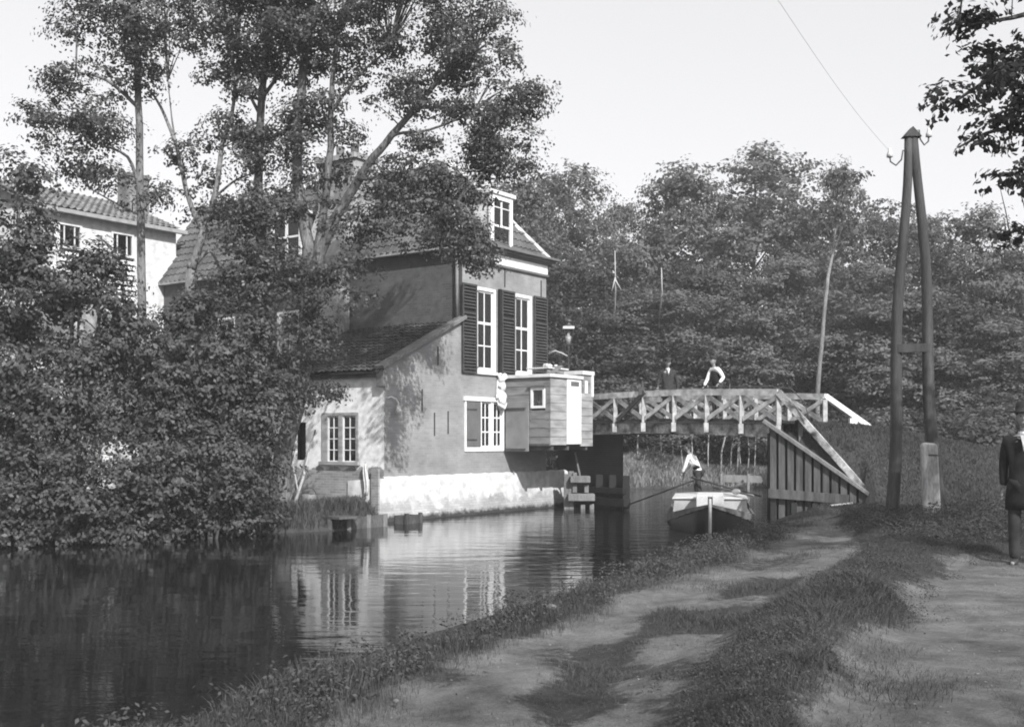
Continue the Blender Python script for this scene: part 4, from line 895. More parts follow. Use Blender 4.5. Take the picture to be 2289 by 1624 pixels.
# plank and mooring bits at the near bank
mb = MB(); mb.beam(at(1556, 1224, 18.3), at(1640, 1203, 19.4), .05, .12); o = mb.build('bank_board', M['timber']); tag(o, 'pale curved board edging the near bank in front of the barge', 'board')
q_ = at(1545, 1236, 17.4); mb = MB(); mb.box(q_.x-.16, q_.x+.10, q_.y-.05, q_.y+.05, -.2, q_.z+.06); mb.box(q_.x-.02, q_.x+.06, q_.y-.07, q_.y-.051, -.2, q_.z+.09); o = mb.build('bank_stake', M['timberdk'], None, bevel=.008); tag(o, 'short square stake at the near bank beside the pale board', 'stake')
p_ = at(1855, 1128, 26.2); q_ = at(1905, 1113, 26.4); p_.z = max(hz(p_.x, p_.y)+.05, p_.z-.1); q_.z = max(hz(q_.x, q_.y)+.05, q_.z-.1)
o = MB().beam(p_, q_, .03, .03).build('pale_stick', M['deadwood']); tag(o, 'short pale stick lying in the grass below the sloping wing wall', 'stick')

# ================================================================== FIGURES
def skin(verts, edges, rad, sub=1, root=0):
    me = D.meshes.new('t'); me.from_pydata([tuple(v) for v in verts], edges, []); ob = D.objects.new('t', me); COL.objects.link(ob)
    sk = ob.modifiers.new('s', 'SKIN'); sk.use_smooth_shade = True
    for i, r in enumerate(rad):
        r = r if hasattr(r, '__len__') else (r, r); me.skin_vertices[0].data[i].radius = r; me.skin_vertices[0].data[i].use_root = (i == root)
    sb = ob.modifiers.new('b', 'SUBSURF'); sb.levels = sub; sb.render_levels = sub
    dg = bpy.context.evaluated_depsgraph_get(); ev = ob.evaluated_get(dg); m2 = D.meshes.new_from_object(ev)
    vs = [v.co.copy() for v in m2.vertices]; fs = [tuple(p.vertices) for p in m2.polygons]
    D.objects.remove(ob); D.meshes.remove(me); D.meshes.remove(m2)
    return vs, fs
def person(loc, rz_, label, hgt=1.74, lean=0.0, arms=None, legs=None, top='suit', low='trous', coat=True, hat='cap', shirtfront=True, twist=0, headturn=0, vest=False):
    """local: faces -y, feet at z=0. arms: ((elbow),(hand)) for right(-x) and left(+x), relative to shoulder"""
    root = empty('person', loc, rz_); tag(root, label, 'person'); k = hgt/1.74
    pel = Vector((0, 0, .93)); ca, sa = math.cos(lean), math.sin(lean)
    def up(h_, y=0.0, x=0.0): return pel+Vector((x, -sa*h_+y*ca, ca*h_+y*sa))
    sp1, ch_, nk, nk2 = up(.20), up(.42), up(.56), up(.62)
    hd = nk2+Vector((0, -.03-.02*sa, .13))
    arms = arms or (((-.06, .03, -.30), (-.04, -.10, -.25)), ((.06, .03, -.30), (.04, -.10, -.25)))
    legs = legs or (((-.10, -.02, -.44), (-.01, .04, -.43)), ((.10, .0, -.44), (.02, .06, -.43)))
    sh = [up(.49, 0, -.18), up(.49, 0, .18)]; el_ = []; ha = []
    for i in (0, 1): el_.append(sh[i]+Vector(arms[i][0])); ha.append(el_[i]+Vector(arms[i][1]))
    hip = [pel+Vector((-.09, 0, -.03)), pel+Vector((.09, 0, -.03))]; kn = [hip[i]+Vector(legs[i][0])-Vector((-.09 if i == 0 else .09, 0, 0))*.0 for i in (0, 1)]
    kn = [pel+Vector((-.0, 0, 0))+Vector(legs[i][0]) for i in (0, 1)]; an = [kn[i]+Vector(legs[i][1]) for i in (0, 1)]
    to = [an[i]+Vector(((-.02 if i == 0 else .02), -.15, -.035)) for i in (0, 1)]
    V_ = [pel, sp1, ch_, nk, nk2, sh[0], el_[0], ha[0], sh[1], el_[1], ha[1], hip[0], kn[0], an[0], to[0], hip[1], kn[1], an[1], to[1]]
    E_ = [(0, 1), (1, 2), (2, 3), (3, 4), (2, 5), (5, 6), (6, 7), (2, 8), (8, 9), (9, 10), (0, 11), (11, 12), (12, 13), (13, 14), (0, 15), (15, 16), (16, 17), (17, 18)]
    R_ = [(.13, .10), (.125, .09), (.14, .10), .055, .052, .05, .038, .026, .05, .038, .026, .075, .052, .036, .03, .075, .052, .036, .03]
    vs, fs = skin([v*k for v in V_], E_, [tuple(a*k for a in r) if hasattr(r, '__len__') else r*k for r in R_])
    mb = MB(); mb.add(vs, fs)
    # head with face: skull, jaw, nose, ears
    ct, stt = math.cos(headturn), math.sin(headturn)
    def hf(p):
        x, y, z = p; w_ = 1-.22*max(0, -z)**1.2; y2 = y*(1.0+.0*z)-.06*max(0, -z); x *= w_*(.92 if y < 0 else 1)
        if y < -.3 and -.25 < z < .15: y2 -= .0
        return Vector((x, y2, z))
    hb = MB(); hb.ball((0, 0, 0), (.077, .097, .118), 20, 14, hf)
    hb.add([(-.014, -.088, -.03), (.014, -.088, -.03), (0, -.122, -.026), (-.006, -.094, .025), (.006, -.094, .025), (0, -.1, -.04)], [(0, 2, 3), (2, 1, 4), (2, 4, 3), (0, 5, 2), (5, 1, 2)])
    for s_ in (-1, 1): hb.ball((s_*.078, .01, -.01), (.012, .022, .034), 8, 6)
    hb.ball((0, -.088, -.062), (.026, .012, .007), 10, 5)
    hb.ball((0, .02, -.115), (.045, .045, .06), 10, 6)
    hb2 = MB()
    for s_ in (-1, 1): hb2.ball((s_*.03, -.086, .012), (.011, .007, .007), 8, 5)
    def place(m_): return [Vector(((x*ct-y*stt), (x*stt+y*ct), z))*k+hd*k for x, y, z in m_.v]
    mb.add(place(hb), hb.f); nsk = len(mb.f)
    # hands: palm, four fingers, thumb
    for i in (0, 1):
        d_ = (ha[i]-el_[i]).normalized(); sx = -1 if i == 0 else 1
        side = d_.cross(Vector((0, 0, 1)));
        if side.length < .3: side = Vector((0, -1, 0))
        side.normalize(); nrm_ = side.cross(d_).normalized(); w0 = ha[i]+d_*.01; pc = w0+d_*.045
        pv, pf = skin([w0*k, pc*k, (w0+d_*.085)*k], [(0, 1), (1, 2)], [(.024*k, .018*k), (.036*k, .017*k), (.036*k, .014*k)]); mb.add(pv, pf)
        for j in range(4):
            o_ = side*((j-1.5)*.019); ln = (.066, .076, .07, .054)[j]; a0_ = w0+d_*.085+o_; a1_ = a0_+d_*ln*.5-nrm_*.012; a2_ = a1_+d_*ln*.35-nrm_*.028
            mb.tube([a0_*k, a1_*k, a2_*k], [.0095*k, .0085*k, .006*k], 6)
        a0_ = w0+d_*.03+side*.03; mb.tube([a0_*k, (a0_+d_*.028+side*.022-nrm_*.01)*k, (a0_+d_*.058+side*.026-nrm_*.022)*k], [.012*k, .010*k, .007*k], 6)
    body = mb.build('body', M['skin'], root, True)
    eb = MB(); eb.add(place(hb2), hb2.f); eb.build('eyes', M['eye'], root, True)
    # clothes
    def cloth(nm, V2, E2, R2, mt):
        v2, f2 = skin([v*k for v in V2], E2, [tuple(a*k for a in r) if hasattr(r, '__len__') else r*k for r in R2]); return MB().add(v2, f2).build(nm, M[mt], root, True)
    cuff = [el_[i].lerp(ha[i], .93) for i in (0, 1)]
    tr = (.172, .118) if coat else (.15, .108)
    armr = (.074, .058, .045) if coat else (.062, .052, .04)
    if vest:
        cloth('shirt', [ch_, sh[0], el_[0], cuff[0], sh[1], el_[1], cuff[1], nk], [(0, 1), (1, 2), (2, 3), (0, 4), (4, 5), (5, 6), (0, 7)], [(.14, .1), armr[0], armr[1], armr[2], armr[0], armr[1], armr[2], (.068, .062)], 'shirt')
        cloth('waistcoat', [up(-.06), sp1, ch_, up(.5)], [(0, 1), (1, 2), (2, 3)], [(.155, .125), (.158, .118), (.185, .128), (.12, .1)], top)
    else:
        bot = up(.02) if coat else up(-.02)
        cloth('jacket' if coat else 'shirt', [sp1, bot, ch_, sh[0], el_[0], cuff[0], sh[1], el_[1], cuff[1], up(.53)], [(0, 1), (0, 2), (2, 3), (3, 4), (4, 5), (2, 6), (6, 7), (7, 8), (2, 9)],
              [tr, (.19, .145) if coat else (.15, .11), (.188, .128), armr[0], armr[1], armr[2], armr[0], armr[1], armr[2], (.075, .068)], top)
    cloth('trousers', [up(.03), hip[0], kn[0], an[0], hip[1], kn[1], an[1]], [(0, 1), (1, 2), (2, 3), (0, 4), (4, 5), (5, 6)], [(.13, .10), .088, .074, .062, .088, .074, .062], low)
    if coat and not vest:
        m4 = MB(); n4 = 20; rings = [(.30, .165, .115), (.20, .158, .112), (.08, .168, .122), (-.06, .182, .138), (-.20, .190, .150), (-.30, .196, .156), (-.30, .185, .146), (-.06, .17, .126)]
        for (h4, rx, ry_) in rings:
            for q4 in range(n4): a4 = 2*PI*q4/n4; fl = 1+.05*math.sin(a4*3+h4*9)*(h4 < .1); p4 = up(h4)+Vector((rx*math.cos(a4)*fl, ry_*math.sin(a4)*fl+.01, 0)); m4.v.append(tuple(p4*k))
        for i4 in range(len(rings)-1):
            for q4 in range(n4): m4.f.append((i4*n4+q4, i4*n4+(q4+1) % n4, (i4+1)*n4+(q4+1) % n4, (i4+1)*n4+q4))
        m4.build('jacket_skirt', M[top], root, True)
    sb = MB()
    for i in (0, 1): sb = MB(); v2, f2 = skin([(an[i]+Vector((0, .03, -.015)))*k, (an[i]+Vector((0, -.06, -.025)))*k, to[i]*k], [(0, 1), (1, 2)], [.055*k, .054*k, .043*k]); sb.add(v2, f2); sb.build('boot', M['leather'], root, True)
    if shirtfront:
        m3 = MB(); c = up(.50, -.118); c2 = up(.36, -.137); m3.add([c+Vector((-.035, -.022, .05)), c+Vector((.035, -.022, .05)), c2+Vector((.0, -.022, .05)), c+Vector((-.035, .03, .05)), c+Vector((.035, .03, .05)), c2+Vector((0, .03, 0))], [(0, 1, 2), (5, 4, 3), (0, 3, 4, 1), (1, 4, 5, 2), (2, 5, 3, 0)])
        m3.lathe([(.058, -.0), (.06, .03), (.056, .03)], tuple(nk+Vector((0, -.01, 0))), 14)
        m3.v = [tuple(Vector(v)*k) for v in m3.v]; m3.build('shirt_front', M['shirt'], root)
    hr = MB(); hr.ball((0, .012, .02), (.083, .098, .108), 18, 12, lambda p: Vector((p.x, max(p.y, -.45) if p.z < .55 else p.y, max(p.z, -.55 if p.y > .2 else .1)))); hr2 = MB(); hr2.add(place(hr), hr.f); hr2.build('hair', M['hair'], root, True)
    if hat:
        h_ = MB()
        if hat == 'cap':
            h_.lathe([(.0, .15), (.06, .148), (.105, .125), (.112, .10), (.092, .075), (.088, .045)], (0, .005, 0), 18)
            h_.add([(-.07, -.07, .062), (.07, -.07, .062), (.05, -.145, .045), (0, -.155, .042), (-.05, -.145, .045), (-.07, -.07, .05), (.07, -.07, .05), (.05, -.145, .035), (0, -.155, .032), (-.05, -.145, .035)], [(0, 1, 2, 3, 4), (9, 8, 7, 6, 5), (1, 6, 7, 2), (2, 7, 8, 3), (3, 8, 9, 4), (4, 9, 5, 0)])
        else:
            h_.lathe([(.0, .185), (.05, .19), (.082, .17), (.09, .12), (.095, .065), (.145, .06), (.155, .068), (.152, .056), (.095, .05)], (0, 0, 0), 22)
        h2 = MB(); h2.add(place(h_), h_.f); h2.build('cap' if hat == 'cap' else 'hat', M['felt'], root, True)
    return root

# on the bridge
dz = lambda k: rz(k)-.79
p1 = bp_(3.2, .75, 0); p1.x = (1492-CX)/FPX*p1.y
person((p1.x, p1.y, dz(3.2)), .05, 'person in a dark jacket, white shirt and flat cap facing the water from the bridge', 1.66, top='suit2', arms=(((-.10, .02, -.27), (-.04, -.14, -.20)), ((.10, .05, -.27), (.03, -.02, -.26))))
p2 = bp_(5.0, .9, 0); p2.x = (1602-CX)/FPX*p2.y
person((p2.x, p2.y, dz(5.0)), -1.05, 'person in a dark waistcoat with white shirt sleeves leaning on the bridge railing', 1.66, lean=.18, top='suit', vest=True, shirtfront=False,
       arms=(((-.02, -.10, -.26), (.0, -.13, -.21)), ((.09, .10, -.23), (.0, -.17, -.16))))
# walker at the right edge
px_ = (2288-CX)/FPX*13.2
person((px_, 13.2, hz(px_, 13.2)), -.45, 'person in a dark suit and hat standing on the towpath at the right edge', 1.80, top='suit', hat='hat',
       arms=(((-.035, .04, -.29), (.0, -.02, -.26)), ((.04, .02, -.29), (.0, -.06, -.25))), legs=(((-.10, -.03, -.44), (-.0, .05, -.44)), ((.10, .03, -.44), (.02, .06, -.44))))

# ================================================================== BARGE
bw0 = Vector((.177*23.4, 23.4, 0)); bdir = Vector((.177, 1, 0)).normalized(); ba = math.atan2(bdir.y, bdir.x)-PI/2
boat = empty('barge', bw0, ba); tag(boat, 'tarred cargo barge with white cabin top coming bow first under the bridge', 'barge')
BLN = 8.6; HW = .98
def half(y):           # half width along the hull
    t = min(1, y/2.5); u = min(1, (BLN-y)/1.4); return HW*(1-(1-t)**1.35)*math.sqrt(max(0.02, 1-(1-u)**2.5))
def gun(y): return .31+.37*max(0, 1-y/2.5)**1.1+.12*max(0, (y-6.5)/2)**2
ys = [0, .05, .15, .3, .5, .75, 1.05, 1.4, 1.9, 2.6, 3.6, 4.8, 6, 7, 7.6, 8.1, 8.45, 8.6]; mb = MB()
secs = []
for y in ys:
    hw = half(y); g_ = gun(y); row = []
    for (a, z) in ((1.0, g_), (1.03, g_*.55), (.98, .05), (.86, -.15), (.45, -.3), (0, -.32)): row.append((a*hw, y+(.35*(1-(z+.32)/(g_+.32)) if y < .4 else 0), z))
    secs.append(row)
for sgn in (-1, 1):
    base = len(mb.v)
    for r in secs: mb.v += [(sgn*x, y, z) for x, y, z in r]
    for i in range(len(ys)-1):
        for j in range(5): mb.f.append((base+i*6+j, base+(i+1)*6+j, base+(i+1)*6+j+1, base+i*6+j+1))
mb.build('hull', M['hull'], boat, True)
mb = MB()
for sgn in (-1, 1):
    for i in range(len(ys)-1):
        y, y2 = ys[i], ys[i+1]; hh = .05+.12*min(1, y2/2.2); mb.beam((sgn*(half(y)+.015), y-.01, gun(y)-hh/2), (sgn*(half(y2)+.015), y2-.01, gun(y2)-hh/2), .05, hh)
mb.build('rubbing_strake', M['strake'], boat)
mb = MB()
for i in range(len(ys)-1):
    y, y2 = ys[i], ys[i+1]; mb.add([(-half(y), y, gun(y)-.03), (half(y), y, gun(y)-.03), (half(y2), y2, gun(y2)-.03), (-half(y2), y2, gun(y2)-.03)], [(0, 1, 2, 3)])
mb.build('deck', M['timber'], boat)
MB().tube([(0, -.06, .80), (0, -.05, .6), (0, .02, .2), (0, .25, -.3)], [.03, .035, .035, .03], 8).build('stem_post', M['boatg'], boat, True)
mb = MB(); y0_ = 2.45
mb.prism([(-.86, y0_, .26), (.86, y0_, .26), (.82, y0_, .66), (-.82, y0_, .66)], (0, 2.5, 0)); cb = mb.build('cabin_trunk', M['boatg'], boat, bevel=.01)
mb = MB(); mb.prism([(-.87, y0_-.05, .663), (.87, y0_-.05, .663), (.87, y0_-.05, .685), (.5, y0_-.05, .71), (-.5, y0_-.05, .71), (-.87, y0_-.05, .685)], (0, 2.6, 0)); mb.build('cabin_roof', M['boatw'], cb, bevel=.01)
mb = MB(); mb.box(-.29, -.05, .62, .68, .55, .84); mb.box(.05, .29, .62, .68, .55, .84); mb.box(-.05, .05, .63, .67, .80, .84); mb.box(-.29, .29, .68, 2.35, .78, .83); mb.box(-.29, -.26, .68, 2.35, .45, .78); mb.box(.26, .29, .68, 2.35, .45, .78); mb.build('bow_box', M['boatw'], boat, bevel=.008)
mb = MB(); mb.box(-.5, .5, 5.2, 6.6, .45, .62); mb.build('hatch_cover', M['timberdk'], boat, bevel=.01)
MB().tube([(.1, 5.6, .80), (.6, 3.3, .80), (.95, 1.9, .78)], .03, 6).build('boat_pole', M['timber'], boat, True)
MB().ball((.60, 2.9, .82), (.10, .12, .07), 10, 6).build('fender_ball', M['cloth'], boat, True)
pb = Vector(((1562-CX)/FPX*29.6, 29.6, .30))
hand_r = None
person(pb, -PI/2-.6, 'person in white shirt and dark trousers bending over a pole on the barge', 1.66, lean=.52, top='shirt', coat=False, hat=None, shirtfront=False,
       arms=(((-.04, -.14, -.24), (.0, -.14, -.18)), ((.06, -.06, -.26), (.0, -.10, -.20))), legs=(((-.12, -.16, -.42), (.0, .14, -.42)), ((.14, .06, -.44), (.04, .10, -.40))))
p_ = at(1395, 1130, 32.5); q_ = at(1563, 1068, 29.4); r_ = at(1700, 1108, 28.4)
o = MB().tube([q_+(p_-q_)*1.0, q_], [.022, .024], 8).tube([at(1545, 1066, 29.4), r_], [.028, .022], 8).build('punting_pole', M['timberdk'], None, True)
tag(o, 'long dark punting poles held by the person on the barge, slanting into the water', 'punting pole')

# ================================================================== FOLIAGE
def leaves(P, N, size, aspect=.62, fold=.25):
    """P (n,3) centres, N (n,3) normals; returns verts, quads of pointed leaves"""
    n_ = len(P); s_ = size*rng.uniform(.65, 1.35, n_)[:, None]
    r = rng.normal(size=(n_, 3)); r[:, 2] -= .35
    A = r-(r*N).sum(1, keepdims=True)*N; A /= np.linalg.norm(A, axis=1, keepdims=True)+1e-9
    B = np.cross(N, A)
    v0 = P-A*s_*.5; v2 = P+A*s_*.5; v1 = P+B*s_*aspect*.5+N*s_*fold*.35-A*s_*.05; v3 = P-B*s_*aspect*.5+N*s_*fold*.35-A*s_*.05
    V_ = np.stack([v0, v1, v2, v3], 1).reshape(-1, 3); F_ = np.arange(4*n_).reshape(-1, 4)
    return V_, F_
def crown(blobs, size, dens, cr=.42, flat=.6, gap=.0, drop=.15, leaves_per=None):
    """blobs: (centre, (rx,ry,rz), density). Three scales: blob > bough > sprig, leaves turned outwards on each bough, air between boughs."""
    PP = []; NN = []; CC = []
    for (c, r, dn) in blobs:
        c = np.array(c); r = np.array(r); vol = 4.19*(r[0]+cr*.45)*(r[1]+cr*.45)*(r[2]+cr*.35); R_ = cr*1.45
        nc = max(3, int(vol/(R_**3*4.19)*1.75*dn)); u = rng.normal(size=(nc, 3)); u /= np.linalg.norm(u, axis=1, keepdims=True)
        rad = rng.uniform(.15, 1, nc)**.45; cc = c+u*rad[:, None]*r*rng.uniform(.8, 1.2, (nc, 1))
        for q, uu in zip(cc, u):
            m_ = R_*rng.uniform(.55, 1.3); tot = dens*(m_/cr)**2*rng.uniform(.7, 1.2)*.85
            ns = max(4, int(tot/9)); w_ = rng.normal(size=(ns, 3)); w_[:, 2] = w_[:, 2]*.8+.25; w_ /= np.linalg.norm(w_, axis=1, keepdims=True)
            rr = rng.uniform(0, 1, ns)**.38*rng.uniform(.75, 1.25, ns); sp = w_*rr[:, None]*m_*np.array([rng.uniform(.85, 1.25), rng.uniform(.85, 1.25), flat]); sp[:, 2] -= drop*(sp[:, 0]**2+sp[:, 1]**2)/m_
            k_ = rng.integers(4, 15, ns); idx_ = np.repeat(np.arange(ns), k_); nl = len(idx_)
            off = sp[idx_]+rng.normal(size=(nl, 3))*m_*np.array([.17, .17, .10]); PP.append(q+off)
            nn = w_[idx_]*.85+uu*.35+np.array([0, 0, .4])+rng.normal(size=(nl, 3))*.38
            NN.append(nn/np.linalg.norm(nn, axis=1, keepdims=True))
        CC.append(cc)
    P = np.concatenate(PP); N = np.concatenate(NN)
    return (*leaves(P, N, size), np.concatenate(CC))
def limb_tubes(mb, limbs, C, twig=.012, maxn=140, sides=5):
    """limbs: list of (points, r0, r1); twigs from the nearest limb point to clump centres C"""
    nodes = []
    for pts, r0_, r1_ in limbs:
        pts = [Vector(p) for p in pts]; fine = []
        for i in range(len(pts)-1):
            for j in range(4):
                t = j/4; a = pts[max(i-1, 0)]; b_ = pts[i]; c = pts[i+1]; d_ = pts[min(i+2, len(pts)-1)]
                fine.append(.5*((2*b_)+(c-a)*t+(2*a-5*b_+4*c-d_)*t*t+(3*b_-a-3*c+d_)*t*t*t))
        fine.append(pts[-1]); n_ = len(fine)
        fine = [f+Vector((random.uniform(-1, 1), random.uniform(-1, 1), 0))*r0_*.12 for f in fine]
        mb.tube(fine, [r0_+(r1_-r0_)*i/(n_-1) for i in range(n_)], 9 if r0_ > .06 else 6)
        nodes += [tuple(f) for f in fine[n_//4:]]
    if C is not None and len(C):
        Nn = np.array(nodes); sel = rng.permutation(len(C))[:maxn]
        for i in sel:
            c = C[i]; dd_ = np.linalg.norm(Nn-c, axis=1)+np.maximum(0, Nn[:, 2]-c[2]+.2)*1.5; j = int(dd_.argmin()); a = Vector(Nn[j]); e = Vector(c)
            if (e-a).length > 4.5: continue
            m_ = a.lerp(e, .5)+Vector((random.uniform(-.15, .15), random.uniform(-.15, .15), .18*(e-a).length)); L_ = (e-a).length
            mb.tube([a, a.lerp(m_, .55)+Vector((0, 0, .03)), m_, e], [twig*(1+L_*.5), twig*(.9+L_*.3), twig*.8, twig*.35], sides-1, False)
def tree(name, label, cat, blobs_px, limbs_px, leaf, size, dens, cr=.42, bark='bark', group=None, base=None, maxn=140, flat=.6, twig=.012, drop=.15):
    """blobs_px: (px, py, rx_px, ry_px, depth, density); limbs_px: ([(px,py,d)...], r0, r1) measured off the photo, at true distance and size"""
    lm = [([at(*p) for p in pts], a, b_) for pts, a, b_ in limbs_px]
    bl = [(at(px, py, d), (rx/FPX*d, (rx+ry)/2/FPX*d*.9, ry/FPX*d), dn) for px, py, rx, ry, d, dn in blobs_px]
    if lm: b0_ = lm[0][0][0]
    else: b0_ = at(blobs_px[0][0], 1150, blobs_px[0][4])
    gz = hz(b0_.x, b0_.y); loc = Vector((b0_.x, b0_.y, gz))
    if not lm:
        lm = [([loc-Vector((0, 0, .2)), loc.lerp(bl[0][0], .5), bl[0][0]], .07, .03)]+[([loc-Vector((0, 0, .2)), loc.lerp(b_[0], .55)+Vector((0, 0, .1)), b_[0]], .045, .015) for b_ in bl[1:]]
    else: lm[0] = ([Vector((lm[0][0][0].x, lm[0][0][0].y, gz-.3))]+[Vector(p) for p in lm[0][0][1:]] if lm[0][0][0].z <= gz+.6 else [Vector((lm[0][0][0].x, lm[0][0][0].y, gz-.3))]+[Vector(p) for p in lm[0][0]], lm[0][1], lm[0][2])
    root = empty(name, loc); tag(root, label, cat, group)
    V_, F_, C = crown(bl, size, dens, cr, flat, drop=drop)
    npmesh('crown' if cat == 'tree' else 'foliage', V_-np.array(loc), F_, M[leaf], root)
    mb = MB(); limb_tubes(mb, [([p-loc for p in pts], a, b_) for pts, a, b_ in lm], C-np.array(loc), twig, maxn)
    me_o = mb.build('trunk' if cat == 'tree' else 'stems', M[bark], root, True)
    return root

# -- trees on the left bank before the house
tree('slender_tree', 'slender tree with one straight pale trunk in front of the whitewashed outbuilding', 'tree',
  [(260, 60, 150, 100, 26, .8), (420, 70, 70, 80, 26.5, .6), (180, 215, 85, 80, 25.5, .85), (205, 340, 90, 80, 25.5, .95), (140, 130, 50, 70, 25, .6), (290, 150, 90, 70, 26, .75), (120, 300, 60, 60, 25.5, .5), (290, -110, 190, 110, 26, .8), (330, 450, 50, 25, 26, .5), (250, 400, 60, 40, 25.5, .5), (90, 250, 50, 40, 25, .3)],
  [([(322, 1030, 26.5), (318, 740, 26.5), (312, 400, 26.5), (308, 180, 26.3), (300, 0, 26), (290, -120, 26)], .13, .05), ([(310, 420, 26.5), (285, 350, 26.2), (215, 320, 25.6)], .05, .02), ([(312, 480, 26.5), (270, 460, 26.2), (200, 420, 25.8)], .035, .012), ([(309, 240, 26.4), (240, 180, 26), (170, 160, 25.6)], .05, .02), ([(306, 120, 26.2), (370, 60, 26.3), (430, 40, 26.5)], .05, .02)],
  'leafbig', .085, 150, .36, 'barkmid')
tree('forked_tree', 'thin forked tree with two bare diverging stems left of the roof dormer', 'tree',
  [(470, 390, 55, 30, 27, .5), (400, 350, 50, 30, 27, .5), (500, 300, 55, 45, 27, .6), (545, 250, 50, 70, 27, .8), (500, 160, 70, 60, 27, .8), (390, 420, 50, 25, 27, .5), (440, 80, 70, 70, 27, .6), (470, 480, 40, 25, 27, .35), (520, 440, 50, 30, 27, .5), (470, -60, 120, 90, 27, .8)],
  [([(425, 640, 27), (430, 600, 27), (447, 540, 27), (460, 500, 27), (482, 430, 27), (495, 330, 27), (520, 240, 27), (530, 120, 27)], .13, .03), ([(455, 520, 27), (420, 440, 27), (395, 330, 27), (360, 240, 27), (325, 190, 27)], .07, .022), ([(395, 330, 27), (385, 270, 27), (375, 180, 27)], .03, .01), ([(480, 440, 27), (530, 400, 27), (575, 385, 27)], .035, .012), ([(436, 590, 27), (470, 560, 27), (490, 600, 27.2), (500, 640, 27.2)], .05, .03)],
  'leafbig', .09, 110, .32, 'barkmid', maxn=60)
tree('ivy_clad_tree', 'dark ivy-clad tree standing just left of the roof dormer window', 'tree',
  [(560, 60, 110, 90, 26.6, .9), (640, 140, 70, 90, 26.8, .8), (570, 180, 70, 80, 26.6, .8), (600, 330, 55, 70, 26.8, .8), (545, 345, 45, 40, 26.5, .6), (565, 520, 60, 90, 26.4, 1.3), (540, 640, 75, 80, 26.2, 1.3), (620, 610, 60, 70, 26.2, 1.2), (575, 440, 35, 60, 26.5, 1.0), (600, -80, 150, 100, 26.8, .8), (640, 240, 50, 60, 26.8, .7)],
  [([(590, 1000, 26.8), (590, 640, 26.8), (578, 450, 26.8), (583, 250, 26.8), (600, 60, 26.8), (610, -60, 26.8)], .16, .06), ([(583, 260, 26.8), (540, 180, 26.7), (510, 120, 26.5)], .05, .02), ([(585, 220, 26.8), (640, 140, 26.9), (670, 60, 27)], .05, .02)],
  'leafdark', .09, 140, .33, 'bark')
big = tree('great_tree', 'largest tree, its wide crown and raking limb spread in front of the canal house roof', 'tree',
  [(690, 60, 120, 100, 26, .8), (720, 200, 80, 90, 26, .75), (690, 330, 60, 80, 26.2, .8), (760, 370, 45, 65, 26, .7), (800, 50, 110, 80, 25.8, .75), (930, 60, 120, 80, 25.4, .75), (1170, 330, 25, 40, 24.8, .5), (1185, 200, 18, 20, 24.8, .4), (1130, 120, 30, 50, 24.9, .5), (1100, 60, 30, 40, 24.9, .5), (1040, 110, 90, 80, 25, .8), (850, 170, 70, 55, 25.6, .6), (960, 190, 90, 60, 25.2, .7),
   (1060, 220, 95, 90, 24.8, .95), (1130, 290, 65, 90, 24.8, .9), (1040, 320, 80, 60, 25, .8), (920, 300, 50, 40, 25.4, .6), (970, 380, 70, 35, 25.2, .6), (880, 400, 60, 35, 25.6, .45), (1100, 365, 45, 35, 24.8, .8), (1010, 430, 40, 40, 24.8, .8), (1010, 490, 35, 40, 24.8, .7), (1070, 555, 28, 32, 24.8, .8),
   (870, 460, 70, 30, 25.8, .4), (960, 470, 50, 30, 25.3, .35), (820, 480, 40, 50, 25.8, .45), (720, 470, 50, 60, 26, .6), (700, 600, 70, 60, 25.8, .9), (770, 660, 55, 50, 25.8, .9), (690, 700, 60, 60, 25.6, 1), (660, 790, 50, 60, 25.6, .9), (720, 760, 40, 35, 25.8, .6), (1170, 250, 28, 60, 24.8, .35),
   (1072, 575, 28, 42, 23.3, 2.6), (1060, 535, 40, 34, 23.6, 2.6), (1005, 465, 34, 38, 24.2, 1.8), (1035, 510, 30, 40, 24.1, 1.8), (1000, 430, 60, 50, 25, .6), (1090, 340, 50, 60, 24.8, .8), (930, 380, 70, 50, 25.3, .6), (900, 520, 70, 30, 25.6, .4), (1020, 520, 45, 30, 25, .5), (780, 560, 50, 60, 25.9, .6), (640, 480, 40, 60, 26.3, .7), (700, 400, 50, 50, 26.2, .8), (840, 440, 50, 40, 25.7, .6), (760, 280, 50, 50, 26, .7), (660, 280, 50, 60, 26.3, .7), (830, -90, 220, 110, 25.6, .8), (1010, 20, 90, 60, 25, .6), (660, 860, 40, 40, 25.6, .7), (735, 880, 40, 22, 26.2, .35)],
  [([(628, 1040, 26.6), (650, 940, 26.5), (672, 850, 26.4), (688, 720, 26.3), (690, 600, 26.2), (682, 500, 26.2), (665, 400, 26.2), (668, 250, 26.1), (690, 60, 26), (700, -60, 26)], .25, .07),
   ([(694, 640, 26.2), (725, 540, 26.1), (765, 460, 26), (815, 380, 25.8), (860, 320, 25.6), (930, 240, 25.4), (1000, 160, 25.1), (1060, 120, 25)], .15, .035),
   ([(700, 600, 26.2), (722, 480, 26.1), (738, 330, 26), (742, 180, 25.9), (760, 40, 25.8)], .12, .04),
   ([(850, 332, 25.6), (885, 300, 25.5), (960, 290, 25.2), (1060, 250, 24.9)], .05, .02), ([(800, 400, 25.8), (880, 400, 25.5), (960, 440, 25.2), (1040, 460, 24.2), (1070, 560, 23.3)], .045, .012), ([(740, 250, 26), (800, 170, 25.8), (870, 110, 25.6)], .05, .02), ([(930, 240, 25.4), (1040, 250, 25), (1110, 330, 24.8)], .045, .015), ([(685, 480, 26.2), (640, 430, 26.3), (600, 420, 26.4)], .04, .015)],
  'leafbig', .082, 155, .33, 'bark', maxn=330)

